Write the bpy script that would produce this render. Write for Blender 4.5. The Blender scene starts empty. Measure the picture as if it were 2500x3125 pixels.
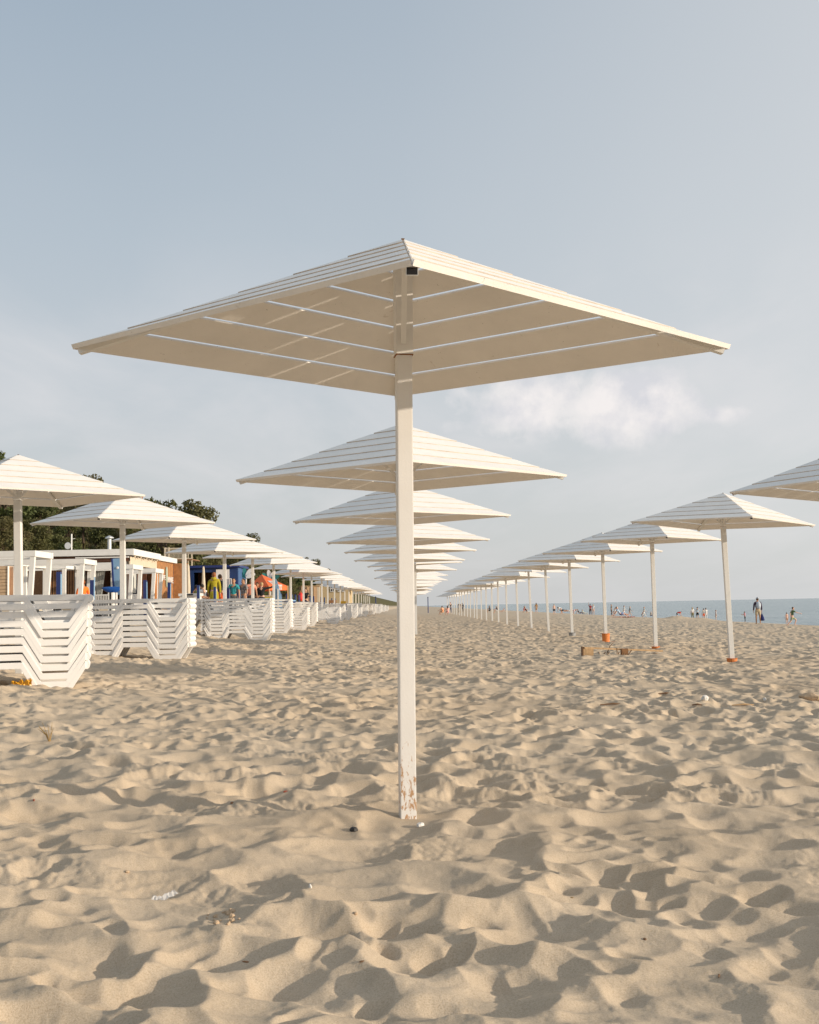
import bpy, bmesh, math, random
import numpy as np
from mathutils import Vector, Matrix
random.seed(7)
rng = np.random.default_rng(11)
sc = bpy.context.scene
# ------------------------------------------------------------------ camera
F = 3646.0; PW, PH = 2500.0, 3125.0; CZ = 1.13
pitch = math.atan(286.5 / F); roll = -math.atan(0.0192); yaw = math.atan(4 / F)
CR = Matrix.Rotation(yaw, 3, 'Z') @ Matrix.Rotation(math.pi / 2 + pitch, 3, 'X') @ Matrix.Rotation(roll, 3, 'Z')
camd = bpy.data.cameras.new('camera'); cam = bpy.data.objects.new('camera', camd)
sc.collection.objects.link(cam); sc.camera = cam
camd.sensor_fit = 'HORIZONTAL'; camd.sensor_width = 24.0; camd.lens = 24.0 * F / PW
camd.clip_start = 0.05; camd.clip_end = 30000
cam.matrix_world = Matrix.Translation((0, 0, CZ)) @ CR.to_4x4()
# ------------------------------------------------------------------ sun and sky
SUN_EL = math.radians(12.5); SUN_AZ = math.radians(107)     # azimuth clockwise from +Y
sdir = Vector((math.sin(SUN_AZ) * math.cos(SUN_EL), math.cos(SUN_AZ) * math.cos(SUN_EL), math.sin(SUN_EL)))
sl = bpy.data.lights.new('sun', 'SUN'); sl.energy = 4.4; sl.angle = math.radians(0.7); sl.color = (1.0, 0.865, 0.695)
so = bpy.data.objects.new('sun', sl); sc.collection.objects.link(so); so.rotation_euler = sdir.to_track_quat('Z', 'Y').to_euler()
so.location = (30, -10, 20)
w = bpy.data.worlds.new('World'); sc.world = w; w.use_nodes = True
nt = w.node_tree; nt.nodes.clear(); N = nt.nodes.new; L = nt.links.new
def mth(op, a, b=None, c=None, t=None):
    t = t or nt
    n = t.nodes.new('ShaderNodeMath'); n.operation = op
    for i, v in enumerate((a, b, c)):
        if v is None: continue
        if isinstance(v, (int, float)): n.inputs[i].default_value = v
        else: t.links.new(v, n.inputs[i])
    return n.outputs[0]
def mixc(f, a, b, t=None, mode='MIX'):
    t = t or nt
    n = t.nodes.new('ShaderNodeMix'); n.data_type = 'RGBA'; n.blend_type = mode
    for s, v in ((n.inputs[0], f), (n.inputs[6], a), (n.inputs[7], b)):
        if isinstance(v, (int, float)): s.default_value = v
        elif isinstance(v, (tuple, list)): s.default_value = (*v[:3], 1)
        else: t.links.new(v, s)
    return n.outputs[2]
def ramp(x, stops, t=None, interp='LINEAR'):
    t = t or nt
    n = t.nodes.new('ShaderNodeValToRGB'); n.color_ramp.interpolation = interp
    e = n.color_ramp.elements
    while len(e) < len(stops): e.new(0.5)
    for k, (p, c) in enumerate(stops):
        e[k].position = p
        e[k].color = (c, c, c, 1) if isinstance(c, (int, float)) else (*c, 1)
    t.links.new(x, n.inputs[0]); return n.outputs[0]
def noise(vec, scale, detail=4, rough=0.5, t=None, dist=0.0):
    t = t or nt
    n = t.nodes.new('ShaderNodeTexNoise'); n.inputs['Scale'].default_value = scale
    n.inputs['Detail'].default_value = detail; n.inputs['Roughness'].default_value = rough
    n.inputs['Distortion'].default_value = dist
    if vec is not None: t.links.new(vec, n.inputs['Vector'])
    return n.outputs[0]
tc = N('ShaderNodeTexCoord'); sep = N('ShaderNodeSeparateXYZ'); L(tc.outputs['Generated'], sep.inputs[0])
dx, dy, dz = sep.outputs
sky = N('ShaderNodeTexSky'); sky.sky_type = 'NISHITA'; sky.sun_disc = False
sky.sun_elevation = SUN_EL; sky.sun_rotation = SUN_AZ; sky.dust_density = 2.0; sky.air_density = 1.0; sky.ozone_density = 1.5
nis = mixc(1.0, sky.outputs[0], (0.11, 0.11, 0.11), mode='MULTIPLY')
grad = ramp(dz, [(0.0, (0.665, 0.665, 0.66)), (0.06, (0.655, 0.67, 0.68)), (0.16, (0.635, 0.67, 0.705)), (0.30, (0.53, 0.60, 0.665)), (0.47, (0.42, 0.505, 0.595)), (1.0, (0.42, 0.51, 0.62))])
side = mth('MULTIPLY_ADD', dx, 0.9, 0.5)                         # brighter hazy air towards the sun side
bright = ramp(side, [(0.0, 0.0), (0.3, 0.0), (0.5, 0.16), (0.8, 0.75), (1.0, 1.0)])
grad = mixc(mth('MULTIPLY', bright, 0.95), grad, (0.79, 0.805, 0.815))
base = mixc(0.82, nis, grad)
# clouds: thin veil near the horizon and one soft cumulus to the right
den = mth('ADD', mth('MAXIMUM', dz, 0.0), 0.22)
cu = N('ShaderNodeCombineXYZ'); L(mth('DIVIDE', dx, den), cu.inputs[0]); L(mth('DIVIDE', mth('MULTIPLY', dz, 3.2), den), cu.inputs[1])
veil = ramp(noise(cu.outputs[0], 2.3, 6, 0.55, dist=0.4), [(0.42, 0.0), (0.72, 1.0)])
lowm = ramp(dz, [(0.0, 0.35), (0.10, 0.8), (0.2, 0.7), (0.3, 0.1), (0.45, 0.0)])
base = mixc(mth('MULTIPLY', mth('MULTIPLY', veil, lowm), 0.62), base, (0.80, 0.78, 0.79))
def blob(ax, az, sx, sz):
    a = mth('DIVIDE', mth('SUBTRACT', dx, ax), sx); b = mth('DIVIDE', mth('SUBTRACT', dz, az), sz)
    r2 = mth('ADD', mth('MULTIPLY', a, a), mth('MULTIPLY', b, b))
    return mth('EXPONENT', mth('MULTIPLY', r2, -1.0))
front = mth('GREATER_THAN', dy, 0.0)
cm = mth('MULTIPLY', front, mth('MAXIMUM', mth('MAXIMUM', blob(0.180, 0.160, 0.055, 0.026), mth('MULTIPLY', blob(0.10, 0.165, 0.06, 0.026), 0.85)), mth('MULTIPLY', blob(0.15, 0.150, 0.14, 0.010), 0.55)))
cn = noise(tc.outputs['Generated'], 22.0, 9, 0.56, dist=0.15)
cl = ramp(mth('ADD', mth('MULTIPLY', cm, 0.62), mth('MULTIPLY', cn, 0.85)), [(0.55, 0.0), (0.70, 0.65), (0.90, 1.0)])
cl = mth('MULTIPLY', cl, ramp(cm, [(0.02, 0.0), (0.22, 1.0)]))
shade = noise(tc.outputs['Generated'], 30.0, 7, 0.55)
base = mixc(mth('MULTIPLY', cl, 0.92), base, mixc(ramp(shade, [(0.38, 0.0), (0.62, 1.0)]), (0.70, 0.70, 0.74), (0.93, 0.885, 0.87)))
bg = N('ShaderNodeBackground'); L(base, bg.inputs[0]); bg.inputs[1].default_value = 1.0
ow = N('ShaderNodeOutputWorld'); L(bg.outputs[0], ow.inputs[0])
sc.render.engine = 'CYCLES'
sc.view_settings.view_transform = 'Standard'; sc.view_settings.look = 'None'
sc.view_settings.exposure = 0.0; sc.view_settings.gamma = 1.0; sc.view_settings.use_curve_mapping = False
sc.cycles.max_bounces = 6; sc.cycles.diffuse_bounces = 4; sc.cycles.transparent_max_bounces = 8

# ------------------------------------------------------------------ helpers
def ray(px, py):
    return CR @ Vector(((px - PW / 2) / F, -(py - PH / 2) / F, -1.0))
def at(px, py, Y):
    """world point on the plane y = Y seen at photo pixel (px, py)"""
    d = ray(px, py); t = Y / d.y
    return Vector((d.x * t, Y, CZ + d.z * t))
_gx = [-200, -60, -45, -38, -30, -24.5, -21, -12, -9.2, -7.3, -5.8, -3, 0, 6, 12, 17.5, 21.3, 24, 28, 31, 36, 60, 200, 6000]
_gz = [12, 12, 11.6, 11.0, 6.0, 1.6, 1.1, 0.9, 0.85, 0.72, 0.26, 0.1, 0.0, -0.08, -0.17, -0.30, -0.45, -0.61, -0.80, -0.97, -1.5, -4, -8, -30]
def ground_np(x, y):
    s = 0
    for o in (-0.5, -0.2, 0.2, 0.5): s = s + np.interp(x + o, _gx, _gz)
    z = s / 4
    z = z + 0.13 * np.clip((y - 42) / 5, 0, 1) * np.clip((-x - 6.4) / 0.5, 0, 1) * np.clip((x + 11) / 2, 0, 1)
    # sand pile heaped by children
    z = z + 0.34 * np.exp(-(((x - 25.6) / 1.3) ** 2 + ((y - 116.0) / 0.9) ** 2)) + 0.24 * np.exp(-(((x - 28.0) / 1.2) ** 2 + ((y - 116.0) / 1.2) ** 2))
    return z
def G(x, y): return float(ground_np(np.array([x]), np.array([y]))[0])
def on_ground(px, py, lo=8.0, hi=260.0):
    """where the ray through a photo pixel first meets the ground"""
    d = ray(px, py); Y = np.geomspace(lo, hi, 4000); X = d.x / d.y * Y; Z = CZ + d.z / d.y * Y; g = ground_np(X, Y)
    i = np.argmax(Z <= g) if (Z <= g).any() else len(Y) - 1
    return Vector((X[i], Y[i], g[i]))
def tag(o, label=None, cat=None, group=None, kind=None):
    if label: o['label'] = label
    if cat: o['category'] = cat
    if group: o['group'] = group
    if kind: o['kind'] = kind
    return o
def empty(name, loc=(0, 0, 0), rz=0.0, label=None, cat=None, group=None):
    o = bpy.data.objects.new(name, None); sc.collection.objects.link(o); o.empty_display_size = 0.2
    o.location = loc; o.rotation_euler = (0, 0, rz)
    return tag(o, label, cat, group)
def copy_tree(o, parent=None):
    c = o.copy(); sc.collection.objects.link(c); c.parent = parent
    for ch in list(o.children): copy_tree(ch, c)
    return c
class MB:
    def __init__(s): s.v = []; s.f = []; s.m = []
    def add(s, vs, fs, mi=0):
        b = len(s.v); s.v += [tuple(v) for v in vs]; s.f += [tuple(i + b for i in f) for f in fs]; s.m += [mi] * len(fs)
        return s
    def box(s, x0, x1, y0, y1, z0, z1, mi=0):
        return s.add([(x0, y0, z0), (x1, y0, z0), (x1, y1, z0), (x0, y1, z0), (x0, y0, z1), (x1, y0, z1), (x1, y1, z1), (x0, y1, z1)],
                     [(0, 3, 2, 1), (4, 5, 6, 7), (0, 1, 5, 4), (1, 2, 6, 5), (2, 3, 7, 6), (3, 0, 4, 7)], mi)
    def hexa(s, p, mi=0):  # 8 points: bottom ring 0-3, top ring 4-7
        return s.add(p, [(0, 3, 2, 1), (4, 5, 6, 7), (0, 1, 5, 4), (1, 2, 6, 5), (2, 3, 7, 6), (3, 0, 4, 7)], mi)
    def bar(s, a, b, w, h, up=(0, 0, 1), mi=0):
        a = Vector(a); b = Vector(b); d = (b - a).normalized(); u = Vector(up)
        r = d.cross(u)
        if r.length < 1e-4: r = d.cross(Vector((0, 1, 0)))
        r.normalize(); u = r.cross(d)
        P = [q + r * i * w / 2 + u * j * h / 2 for q in (a, b) for i, j in ((-1, -1), (1, -1), (1, 1), (-1, 1))]
        return s.hexa(P, mi)
    def tube(s, pts, rad, n=8, mi=0, cap=True):
        if isinstance(rad, (int, float)): rad = [rad] * len(pts)
        pts = [Vector(p) for p in pts]; vs = []; fs = []
        for k, p in enumerate(pts):
            d = (pts[min(k + 1, len(pts) - 1)] - pts[max(k - 1, 0)]).normalized()
            r = d.cross(Vector((0, 0, 1)));  r = r if r.length > 1e-3 else Vector((1, 0, 0)); r.normalize(); u = r.cross(d)
            for i in range(n):
                a = 2 * math.pi * i / n; vs.append(p + (r * math.cos(a) + u * math.sin(a)) * rad[k])
        for k in range(len(pts) - 1):
            for i in range(n):
                j = (i + 1) % n; fs.append((k * n + i, k * n + j, (k + 1) * n + j, (k + 1) * n + i))
        if cap: fs.append(tuple(range(n))[::-1]); fs.append(tuple((len(pts) - 1) * n + i for i in range(n)))
        return s.add(vs, fs, mi)
    def ball(s, c, r, n=8, m=6, mi=0):
        c = Vector(c); r = r if isinstance(r, (tuple, list)) else (r, r, r); vs = []; fs = []
        for i in range(1, m):
            for j in range(n):
                t = math.pi * i / m; p = 2 * math.pi * j / n
                vs.append((c.x + r[0] * math.sin(t) * math.cos(p), c.y + r[1] * math.sin(t) * math.sin(p), c.z + r[2] * math.cos(t)))
        vs += [(c.x, c.y, c.z + r[2]), (c.x, c.y, c.z - r[2])]
        for i in range(m - 2):
            for j in range(n):
                k = (j + 1) % n; fs.append((i * n + j, (i + 1) * n + j, (i + 1) * n + k, i * n + k))
        t0 = len(vs) - 2
        for j in range(n):
            k = (j + 1) % n; fs.append((t0, j, k)); fs.append((t0 + 1, (m - 2) * n + k, (m - 2) * n + j))
        return s.add(vs, fs, mi)
    def poly_ext(s, pts, axis, a0, a1, mi=0):
        """extrude a closed outline (list of 2D) along axis ('y': outline in x,z ; 'x': outline in y,z)"""
        n = len(pts)
        mk = (lambda p, a: (p[0], a, p[1])) if axis == 'y' else (lambda p, a: (a, p[0], p[1]))
        vs = [mk(p, a0) for p in pts] + [mk(p, a1) for p in pts]
        fs = [tuple(range(n)), tuple(range(2 * n - 1, n - 1, -1))] + [(i, i + n, (i + 1) % n + n, (i + 1) % n) for i in range(n)]
        return s.add(vs, fs, mi)
    def mesh(s, name, mats, bevel=0.0, smooth=False):
        me = bpy.data.meshes.new(name); me.from_pydata(s.v, [], s.f)
        mats = mats if isinstance(mats, (list, tuple)) else [mats]
        for m in mats: me.materials.append(m)
        me.polygons.foreach_set('material_index', s.m)
        bm = bmesh.new(); bm.from_mesh(me); bmesh.ops.recalc_face_normals(bm, faces=bm.faces)
        if bevel > 0:
            bmesh.ops.bevel(bm, geom=list(bm.edges), offset=bevel, segments=2, affect='EDGES', profile=0.7)
        bm.to_mesh(me); bm.free()
        if smooth: me.shade_smooth()
        me.update(); return me
    def build(s, name, mats, parent=None, bevel=0.0, smooth=False):
        me = s.mesh(name, mats, bevel, smooth)
        return link(name, me, parent)
def link(name, me, parent=None):
    o = bpy.data.objects.new(name, me); sc.collection.objects.link(o)
    if parent: o.parent = parent
    return o

# ------------------------------------------------------------------ materials
def mat(name, col, rough=0.6, var=0.12, scale=6.0, bump=0.0, bscale=40.0, metal=0.0, stains=None, trans=0.0):
    m = bpy.data.materials.new(name); m.use_nodes = True; t = m.node_tree
    b = t.nodes['Principled BSDF']; b.inputs['Roughness'].default_value = rough; b.inputs['Metallic'].default_value = metal
    c = t.nodes.new('ShaderNodeTexCoord'); v = c.outputs['Object']
    n = noise(v, scale, 5, 0.6, t)
    lo = tuple(x * (1 - var) for x in col); hi = tuple(min(1, x * (1 + var * 0.6)) for x in col)
    out = mixc(ramp(n, [(0.3, 0.0), (0.7, 1.0)], t), lo, hi, t)
    if stains:
        for sc_, thr, sc_col, amt in stains:
            f = ramp(noise(v, sc_, 6, 0.65, t, 0.6), [(thr, 0.0), (thr + 0.07, 1.0)], t)
            out = mixc(mth('MULTIPLY', f, amt, t=t), out, sc_col, t)
    t.links.new(out, b.inputs['Base Color'])
    if bump:
        bn = t.nodes.new('ShaderNodeBump'); bn.inputs['Strength'].default_value = bump; bn.inputs['Distance'].default_value = 0.01
        t.links.new(noise(v, bscale, 5, 0.6, t), bn.inputs['Height']); t.links.new(bn.outputs[0], b.inputs['Normal'])
    if trans:
        b.inputs['Transmission Weight'].default_value = trans
    return m
RUST = (0.35, 0.13, 0.03); DIRT = (0.42, 0.34, 0.24); MOSS = (0.10, 0.08, 0.05)
M = {}
def grain_mat(name, col):
    m = bpy.data.materials.new(name); m.use_nodes = True; t = m.node_tree
    b = t.nodes['Principled BSDF']; b.inputs['Roughness'].default_value = 0.55
    c = t.nodes.new('ShaderNodeTexCoord'); v = c.outputs['Object']
    n = noise(v, 2.5, 5, 0.6, t)
    out = mixc(ramp(n, [(0.3, 0.0), (0.7, 1.0)], t), tuple(x * 0.9 for x in col), col, t)
    f = ramp(noise(v, 9.0, 7, 0.75, t, 1.2), [(0.64, 0.0), (0.70, 1.0)], t)
    out = mixc(mth('MULTIPLY', f, 0.5, t=t), out, (0.50, 0.42, 0.33), t)
    f = ramp(noise(v, 34.0, 3, 0.7, t, 2.0), [(0.70, 0.0), (0.73, 1.0)], t)
    out = mixc(mth('MULTIPLY', f, 0.75, t=t), out, MOSS, t)
    f = ramp(noise(v, 5.0, 6, 0.8, t, 1.0), [(0.73, 0.0), (0.76, 1.0)], t)
    out = mixc(mth('MULTIPLY', f, 0.7, t=t), out, RUST, t)
    t.links.new(out, b.inputs['Base Color'])
    bn = t.nodes.new('ShaderNodeBump'); bn.inputs['Strength'].default_value = 0.25; bn.inputs['Distance'].default_value = 0.01
    t.links.new(noise(v, 60, 5, 0.7, t), bn.inputs['Height']); t.links.new(bn.outputs[0], b.inputs['Normal'])
    return m
M['board'] = grain_mat('painted_board', (0.88, 0.835, 0.775))
M['board_edge'] = mat('dirty_shaded_board_edge', (0.68, 0.59, 0.49), 0.9, 0.2, 8)  # edge dirt and the shadow line under each lap, both painted into this tan
M['white'] = mat('white_paint', (0.80, 0.78, 0.74), 0.5, 0.06, 3.0, 0.12, 60, stains=[(7.0, 0.70, DIRT, 0.35), (14.0, 0.76, RUST, 0.5)])
M['lounger'] = mat('white_lounger_paint', (0.84, 0.815, 0.78), 0.5, 0.04, 2.0, 0.12, 50, stains=[(5.0, 0.66, (0.62, 0.56, 0.47), 0.35)])
M['rust'] = mat('rust', (0.30, 0.12, 0.035), 0.85, 0.4, 30.0, 0.4, 80)
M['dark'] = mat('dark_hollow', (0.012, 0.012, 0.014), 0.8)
# main pole: paint with rust eating up from the foot and around the collar
def pole_rust():
    m = bpy.data.materials.new('rusting_pole_paint'); m.use_nodes = True; t = m.node_tree
    b = t.nodes['Principled BSDF']; b.inputs['Roughness'].default_value = 0.42
    c = t.nodes.new('ShaderNodeTexCoord'); v = c.outputs['Object']; sp = t.nodes.new('ShaderNodeSeparateXYZ'); t.links.new(v, sp.inputs[0])
    out = mixc(ramp(noise(v, 3, 5, 0.6, t), [(0.3, 0.0), (0.7, 1.0)], t), (0.76, 0.73, 0.69), (0.82, 0.795, 0.76), t)
    out = mixc(mth('MULTIPLY', ramp(noise(v, 26, 4, 0.7, t, 1.5), [(0.68, 0.0), (0.74, 1.0)], t), 0.35, t=t), out, DIRT, t)
    zz = sp.outputs[2]
    low = ramp(zz, [(0.0, 1.0), (0.045, 0.55), (0.08, 0.85), (0.2, 0.72), (0.36, 0.45), (0.55, 0.12), (0.75, 0.0)], t)
    mp = t.nodes.new('ShaderNodeMapping'); mp.inputs['Scale'].default_value = (1.6, 1.6, 0.55); t.links.new(v, mp.inputs[0])
    f = ramp(mth('ADD', noise(mp.outputs[0], 30, 7, 0.72, t, 0.8), mth('MULTIPLY', low, 0.22, t=t), t=t), [(0.685, 0.0), (0.735, 1.0)], t)
    f = mth('MULTIPLY', f, ramp(low, [(0.05, 0.0), (0.3, 1.0)], t), t=t)
    rc = mixc(noise(v, 60, 4, 0.6, t), (0.58, 0.30, 0.08), (0.26, 0.10, 0.03), t)
    out = mixc(mth('MULTIPLY', f, 0.85, t=t), out, rc, t)
    t.links.new(out, b.inputs['Base Color'])
    bn = t.nodes.new('ShaderNodeBump'); bn.inputs['Strength'].default_value = 0.2; bn.inputs['Distance'].default_value = 0.004
    t.links.new(noise(v, 90, 5, 0.7, t), bn.inputs['Height']); t.links.new(bn.outputs[0], b.inputs['Normal'])
    return m
M['pole_rust'] = pole_rust()
M['orange_clay'] = mat('orange_pipe', (0.70, 0.22, 0.05), 0.7, 0.2, 20, stains=[(20, 0.6, (0.5, 0.4, 0.3), 0.6)])
M['grey_pipe'] = mat('grey_pipe', (0.30, 0.30, 0.30), 0.7)
M['brown'] = mat('brown_wood', (0.30, 0.15, 0.065), 0.7, 0.3, 10, 0.2)
M['darkbrown'] = mat('dark_brown_wood', (0.13, 0.055, 0.028), 0.7, 0.3, 10, 0.2)
M['plank'] = mat('pale_plank', (0.58, 0.38, 0.20), 0.75, 0.3, 14, 0.3)
M['driftwood'] = mat('driftwood', (0.20, 0.11, 0.055), 0.9, 0.4, 40, 0.4)
M['cream'] = mat('cream_paint', (0.66, 0.56, 0.42), 0.7, 0.1)
M['beige_board'] = mat('beige_board', (0.60, 0.42, 0.26), 0.8, 0.15, 12)
M['blue'] = mat('deep_blue_paint', (0.010, 0.038, 0.14), 0.5, 0.15, 3)
M['navy'] = mat('navy_paint', (0.012, 0.03, 0.15), 0.5, 0.15, 3)
M['postblue'] = mat('blue_post_paint', (0.022, 0.04, 0.16), 0.5, 0.15, 3)
M['lightblue'] = mat('light_blue_paint', (0.22, 0.38, 0.56), 0.45, 0.08, 2)
M['orange'] = mat('orange_canvas', (0.85, 0.17, 0.045), 0.8, 0.08, 2)
M['teal'] = mat('teal_canvas', (0.05, 0.30, 0.27), 0.8)
M['curtain'] = mat('pale_curtain', (0.50, 0.50, 0.46), 0.9, 0.1, 8)
M['glass'] = mat('dark_glass', (0.02, 0.025, 0.03), 0.12, 0.1)
M['orangewood'] = mat('orange_wood', (0.48, 0.18, 0.04), 0.5, 0.2)
M['yellowwall'] = mat('ochre_wall', (0.52, 0.40, 0.23), 0.8, 0.1)
M['steel'] = mat('pale_steel', (0.55, 0.56, 0.56), 0.35, metal=0.3)
M['bark'] = mat('bark', (0.10, 0.07, 0.045), 0.9, 0.3, 12, 0.4)
M['stone'] = mat('white_stone', (0.70, 0.68, 0.64), 0.8, 0.2, 20, 0.4)
M['darkstone'] = mat('dark_stone', (0.035, 0.032, 0.03), 0.6, 0.2, 20)
M['redstone'] = mat('red_shard', (0.30, 0.07, 0.035), 0.8, 0.3, 30)
M['crumb'] = mat('sand_crumb', (0.55, 0.40, 0.26), 0.95, 0.2, 60, 0.5)
M['yellowfoil'] = mat('yellow_wrapper', (0.9, 0.42, 0.03), 0.35, 0.3, 25, stains=[(18, 0.55, (0.85, 0.8, 0.7), 0.9)])
M['straw'] = mat('dry_grass', (0.40, 0.26, 0.10), 0.9, 0.3, 20)
def film():
    m = bpy.data.materials.new('clear_film'); m.use_nodes = True; t = m.node_tree; b = t.nodes['Principled BSDF']
    b.inputs['Base Color'].default_value = (0.8, 0.8, 0.8, 1); b.inputs['Roughness'].default_value = 0.2; b.inputs['Alpha'].default_value = 0.5
    return m
M['film'] = film()
_cm = {}
def cloth(c, pattern=False):
    k = (tuple(c), pattern)
    if k not in _cm:
        _cm[k] = mat('fabric', c, 0.85, 0.12, 9, stains=[(16, 0.5, tuple(min(1, x * 2.2 + 0.05) for x in c), 0.8)] if pattern else None)
    return _cm[k]
# sand
def sand():
    m = bpy.data.materials.new('sand'); m.use_nodes = True; t = m.node_tree; b = t.nodes['Principled BSDF']
    b.inputs['Roughness'].default_value = 0.95; b.inputs['Specular IOR Level'].default_value = 0.15
    g = t.nodes.new('ShaderNodeNewGeometry'); v = g.outputs['Position']
    c = mixc(ramp(noise(v, 1.3, 4, 0.6, t), [(0.3, 0.0), (0.7, 1.0)], t), (0.535, 0.43, 0.310), (0.61, 0.50, 0.372), t)
    c = mixc(mth('MULTIPLY', ramp(noise(v, 170, 4, 0.85, t), [(0.35, 1.0), (0.55, 0.0)], t), 0.5, t=t), c, (0.28, 0.19, 0.11), t)
    c = mixc(mth('MULTIPLY', ramp(noise(v, 210, 4, 0.85, t), [(0.56, 0.0), (0.7, 1.0)], t), 0.5, t=t), c, (0.85, 0.70, 0.53), t)
    # wet strip by the water, wooded litter on the dune
    sp = t.nodes.new('ShaderNodeSeparateXYZ'); t.links.new(v, sp.inputs[0])
    wet = ramp(mth('MULTIPLY_ADD', sp.outputs[2], -1.0, -0.55, t=t), [(0.0, 0.0), (0.28, 0.0), (0.40, 1.0)], t)
    c = mixc(mth('MULTIPLY', wet, 0.6, t=t), c, (0.26, 0.20, 0.14), t)
    hill = ramp(mth('MULTIPLY', sp.outputs[2], 0.2, t=t), [(0.25, 0.0), (0.38, 1.0)], t)
    hc = mixc(noise(v, 1.7, 6, 0.7, t), (0.035, 0.05, 0.018), (0.14, 0.11, 0.05), t)
    c = mixc(hill, c, hc, t)
    t.links.new(c, b.inputs['Base Color'])
    bn = t.nodes.new('ShaderNodeBump'); bn.inputs['Strength'].default_value = 0.6; bn.inputs['Distance'].default_value = 0.005
    t.links.new(noise(v, 170, 5, 0.8, t), bn.inputs['Height']); t.links.new(bn.outputs[0], b.inputs['Normal'])
    return m
M['sand'] = sand()
def sea():
    m = bpy.data.materials.new('sea_water'); m.use_nodes = True; t = m.node_tree; b = t.nodes['Principled BSDF']
    b.inputs['Roughness'].default_value = 0.22; b.inputs['IOR'].default_value = 1.33
    g = t.nodes.new('ShaderNodeNewGeometry'); v = g.outputs['Position']
    mp = t.nodes.new('ShaderNodeMapping'); mp.inputs['Rotation'].default_value = (0, 0, 0.25); mp.inputs['Scale'].default_value = (1.0, 0.28, 1.0); t.links.new(v, mp.inputs[0])
    c = mixc(ramp(noise(mp.outputs[0], 0.09, 5, 0.65, t), [(0.35, 0.0), (0.65, 1.0)], t), (0.20, 0.275, 0.285), (0.27, 0.34, 0.345), t)
    sp = t.nodes.new('ShaderNodeSeparateXYZ'); t.links.new(v, sp.inputs[0])
    near = ramp(mth('DIVIDE', sp.outputs[0], 60.0, t=t), [(0.50, 1.0), (0.60, 0.55), (0.8, 0.0)], t)
    foam = ramp(noise(mp.outputs[0], 0.55, 7, 0.7, t, 0.6), [(0.56, 0.0), (0.66, 1.0)], t)
    c = mixc(mth('MULTIPLY', mth('MULTIPLY', near, foam, t=t), 0.7, t=t), c, (0.55, 0.57, 0.56), t)
    t.links.new(c, b.inputs['Base Color'])
    bn = t.nodes.new('ShaderNodeBump'); bn.inputs['Strength'].default_value = 1.0; bn.inputs['Distance'].default_value = 0.5
    h = mth('ADD', noise(mp.outputs[0], 0.9, 6, 0.65, t, 0.3), mth('MULTIPLY', noise(mp.outputs[0], 0.12, 4, 0.6, t), 2.0, t=t), t=t)
    t.links.new(h, bn.inputs['Height']); t.links.new(bn.outputs[0], b.inputs['Normal'])
    return m
M['sea'] = sea()
def leaf(name, a, b_, c_):
    m = bpy.data.materials.new(name); m.use_nodes = True; t = m.node_tree; b = t.nodes['Principled BSDF']; b.inputs['Roughness'].default_value = 0.7
    g = t.nodes.new('ShaderNodeNewGeometry'); oi = t.nodes.new('ShaderNodeObjectInfo')
    c = mixc(g.outputs['Random Per Island'], a, b_, t)
    c = mixc(mth('MULTIPLY', oi.outputs['Random'], 0.7, t=t), c, c_, t)
    t.links.new(c, b.inputs['Base Color'])
    tr = t.nodes.new('ShaderNodeBsdfTranslucent'); t.links.new(c, tr.inputs[0]); ms = t.nodes.new('ShaderNodeMixShader'); ms.inputs[0].default_value = 0.25
    t.links.new(b.outputs[0], ms.inputs[1]); t.links.new(tr.outputs[0], ms.inputs[2])
    t.links.new(ms.outputs[0], t.nodes['Material Output'].inputs[0]); return m
M['leaf'] = leaf('leaf', (0.055, 0.085, 0.02), (0.13, 0.15, 0.045), (0.15, 0.11, 0.045))

# ------------------------------------------------------------------ beach: one sheet to the horizon
def hsh(ix, iy, s):
    n = (ix.astype(np.int64) * 374761393 + iy.astype(np.int64) * 668265263 + s * 1442695041) & 0xffffffff
    n = ((n ^ (n >> 13)) * 1274126177) & 0xffffffff
    n = (n ^ (n >> 16)) & 0xffffff
    return n / float(0xffffff)
def vnoise(x, y, s):
    ix = np.floor(x); iy = np.floor(y); fx = x - ix; fy = y - iy
    fx = fx * fx * fx * (fx * (fx * 6 - 15) + 10); fy = fy * fy * fy * (fy * (fy * 6 - 15) + 10)
    a = hsh(ix, iy, s); b = hsh(ix + 1, iy, s); c = hsh(ix, iy + 1, s); d = hsh(ix + 1, iy + 1, s)
    return (a + (b - a) * fx) * (1 - fy) + (c + (d - c) * fx) * fy - 0.5
def bowls(x, y, cell, s, k=9.0, dens=1.0):
    """trodden hollows: smooth minimum of tilted elliptical bowls on a jittered lattice; crests form where two bowls meet"""
    X = x / cell; Y = y / cell; ix = np.floor(X); iy = np.floor(Y); acc = np.zeros_like(X)
    for dx_ in (-1, 0, 1):
        for dy_ in (-1, 0, 1):
            cx = ix + dx_; cy = iy + dy_
            px = cx + hsh(cx, cy, s); py = cy + hsh(cx, cy, s + 1)
            th = hsh(cx, cy, s + 2) * 3.14159; r = 0.55 + 0.55 * hsh(cx, cy, s + 3); ec = 0.65 + 0.35 * hsh(cx, cy, s + 4)
            off = 0.55 * hsh(cx, cy, s + 5)
            ux = (X - px); uy = (Y - py); c = np.cos(th); sn = np.sin(th)
            a = (ux * c + uy * sn) / r; b = (-ux * sn + uy * c) / (r * ec)
            acc += np.exp(-k * (a * a + b * b + off))
    m = -np.log(acc + 1e-9) / k
    return 1 - np.exp(-1.25 * np.clip(m, -0.3, 3))
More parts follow.
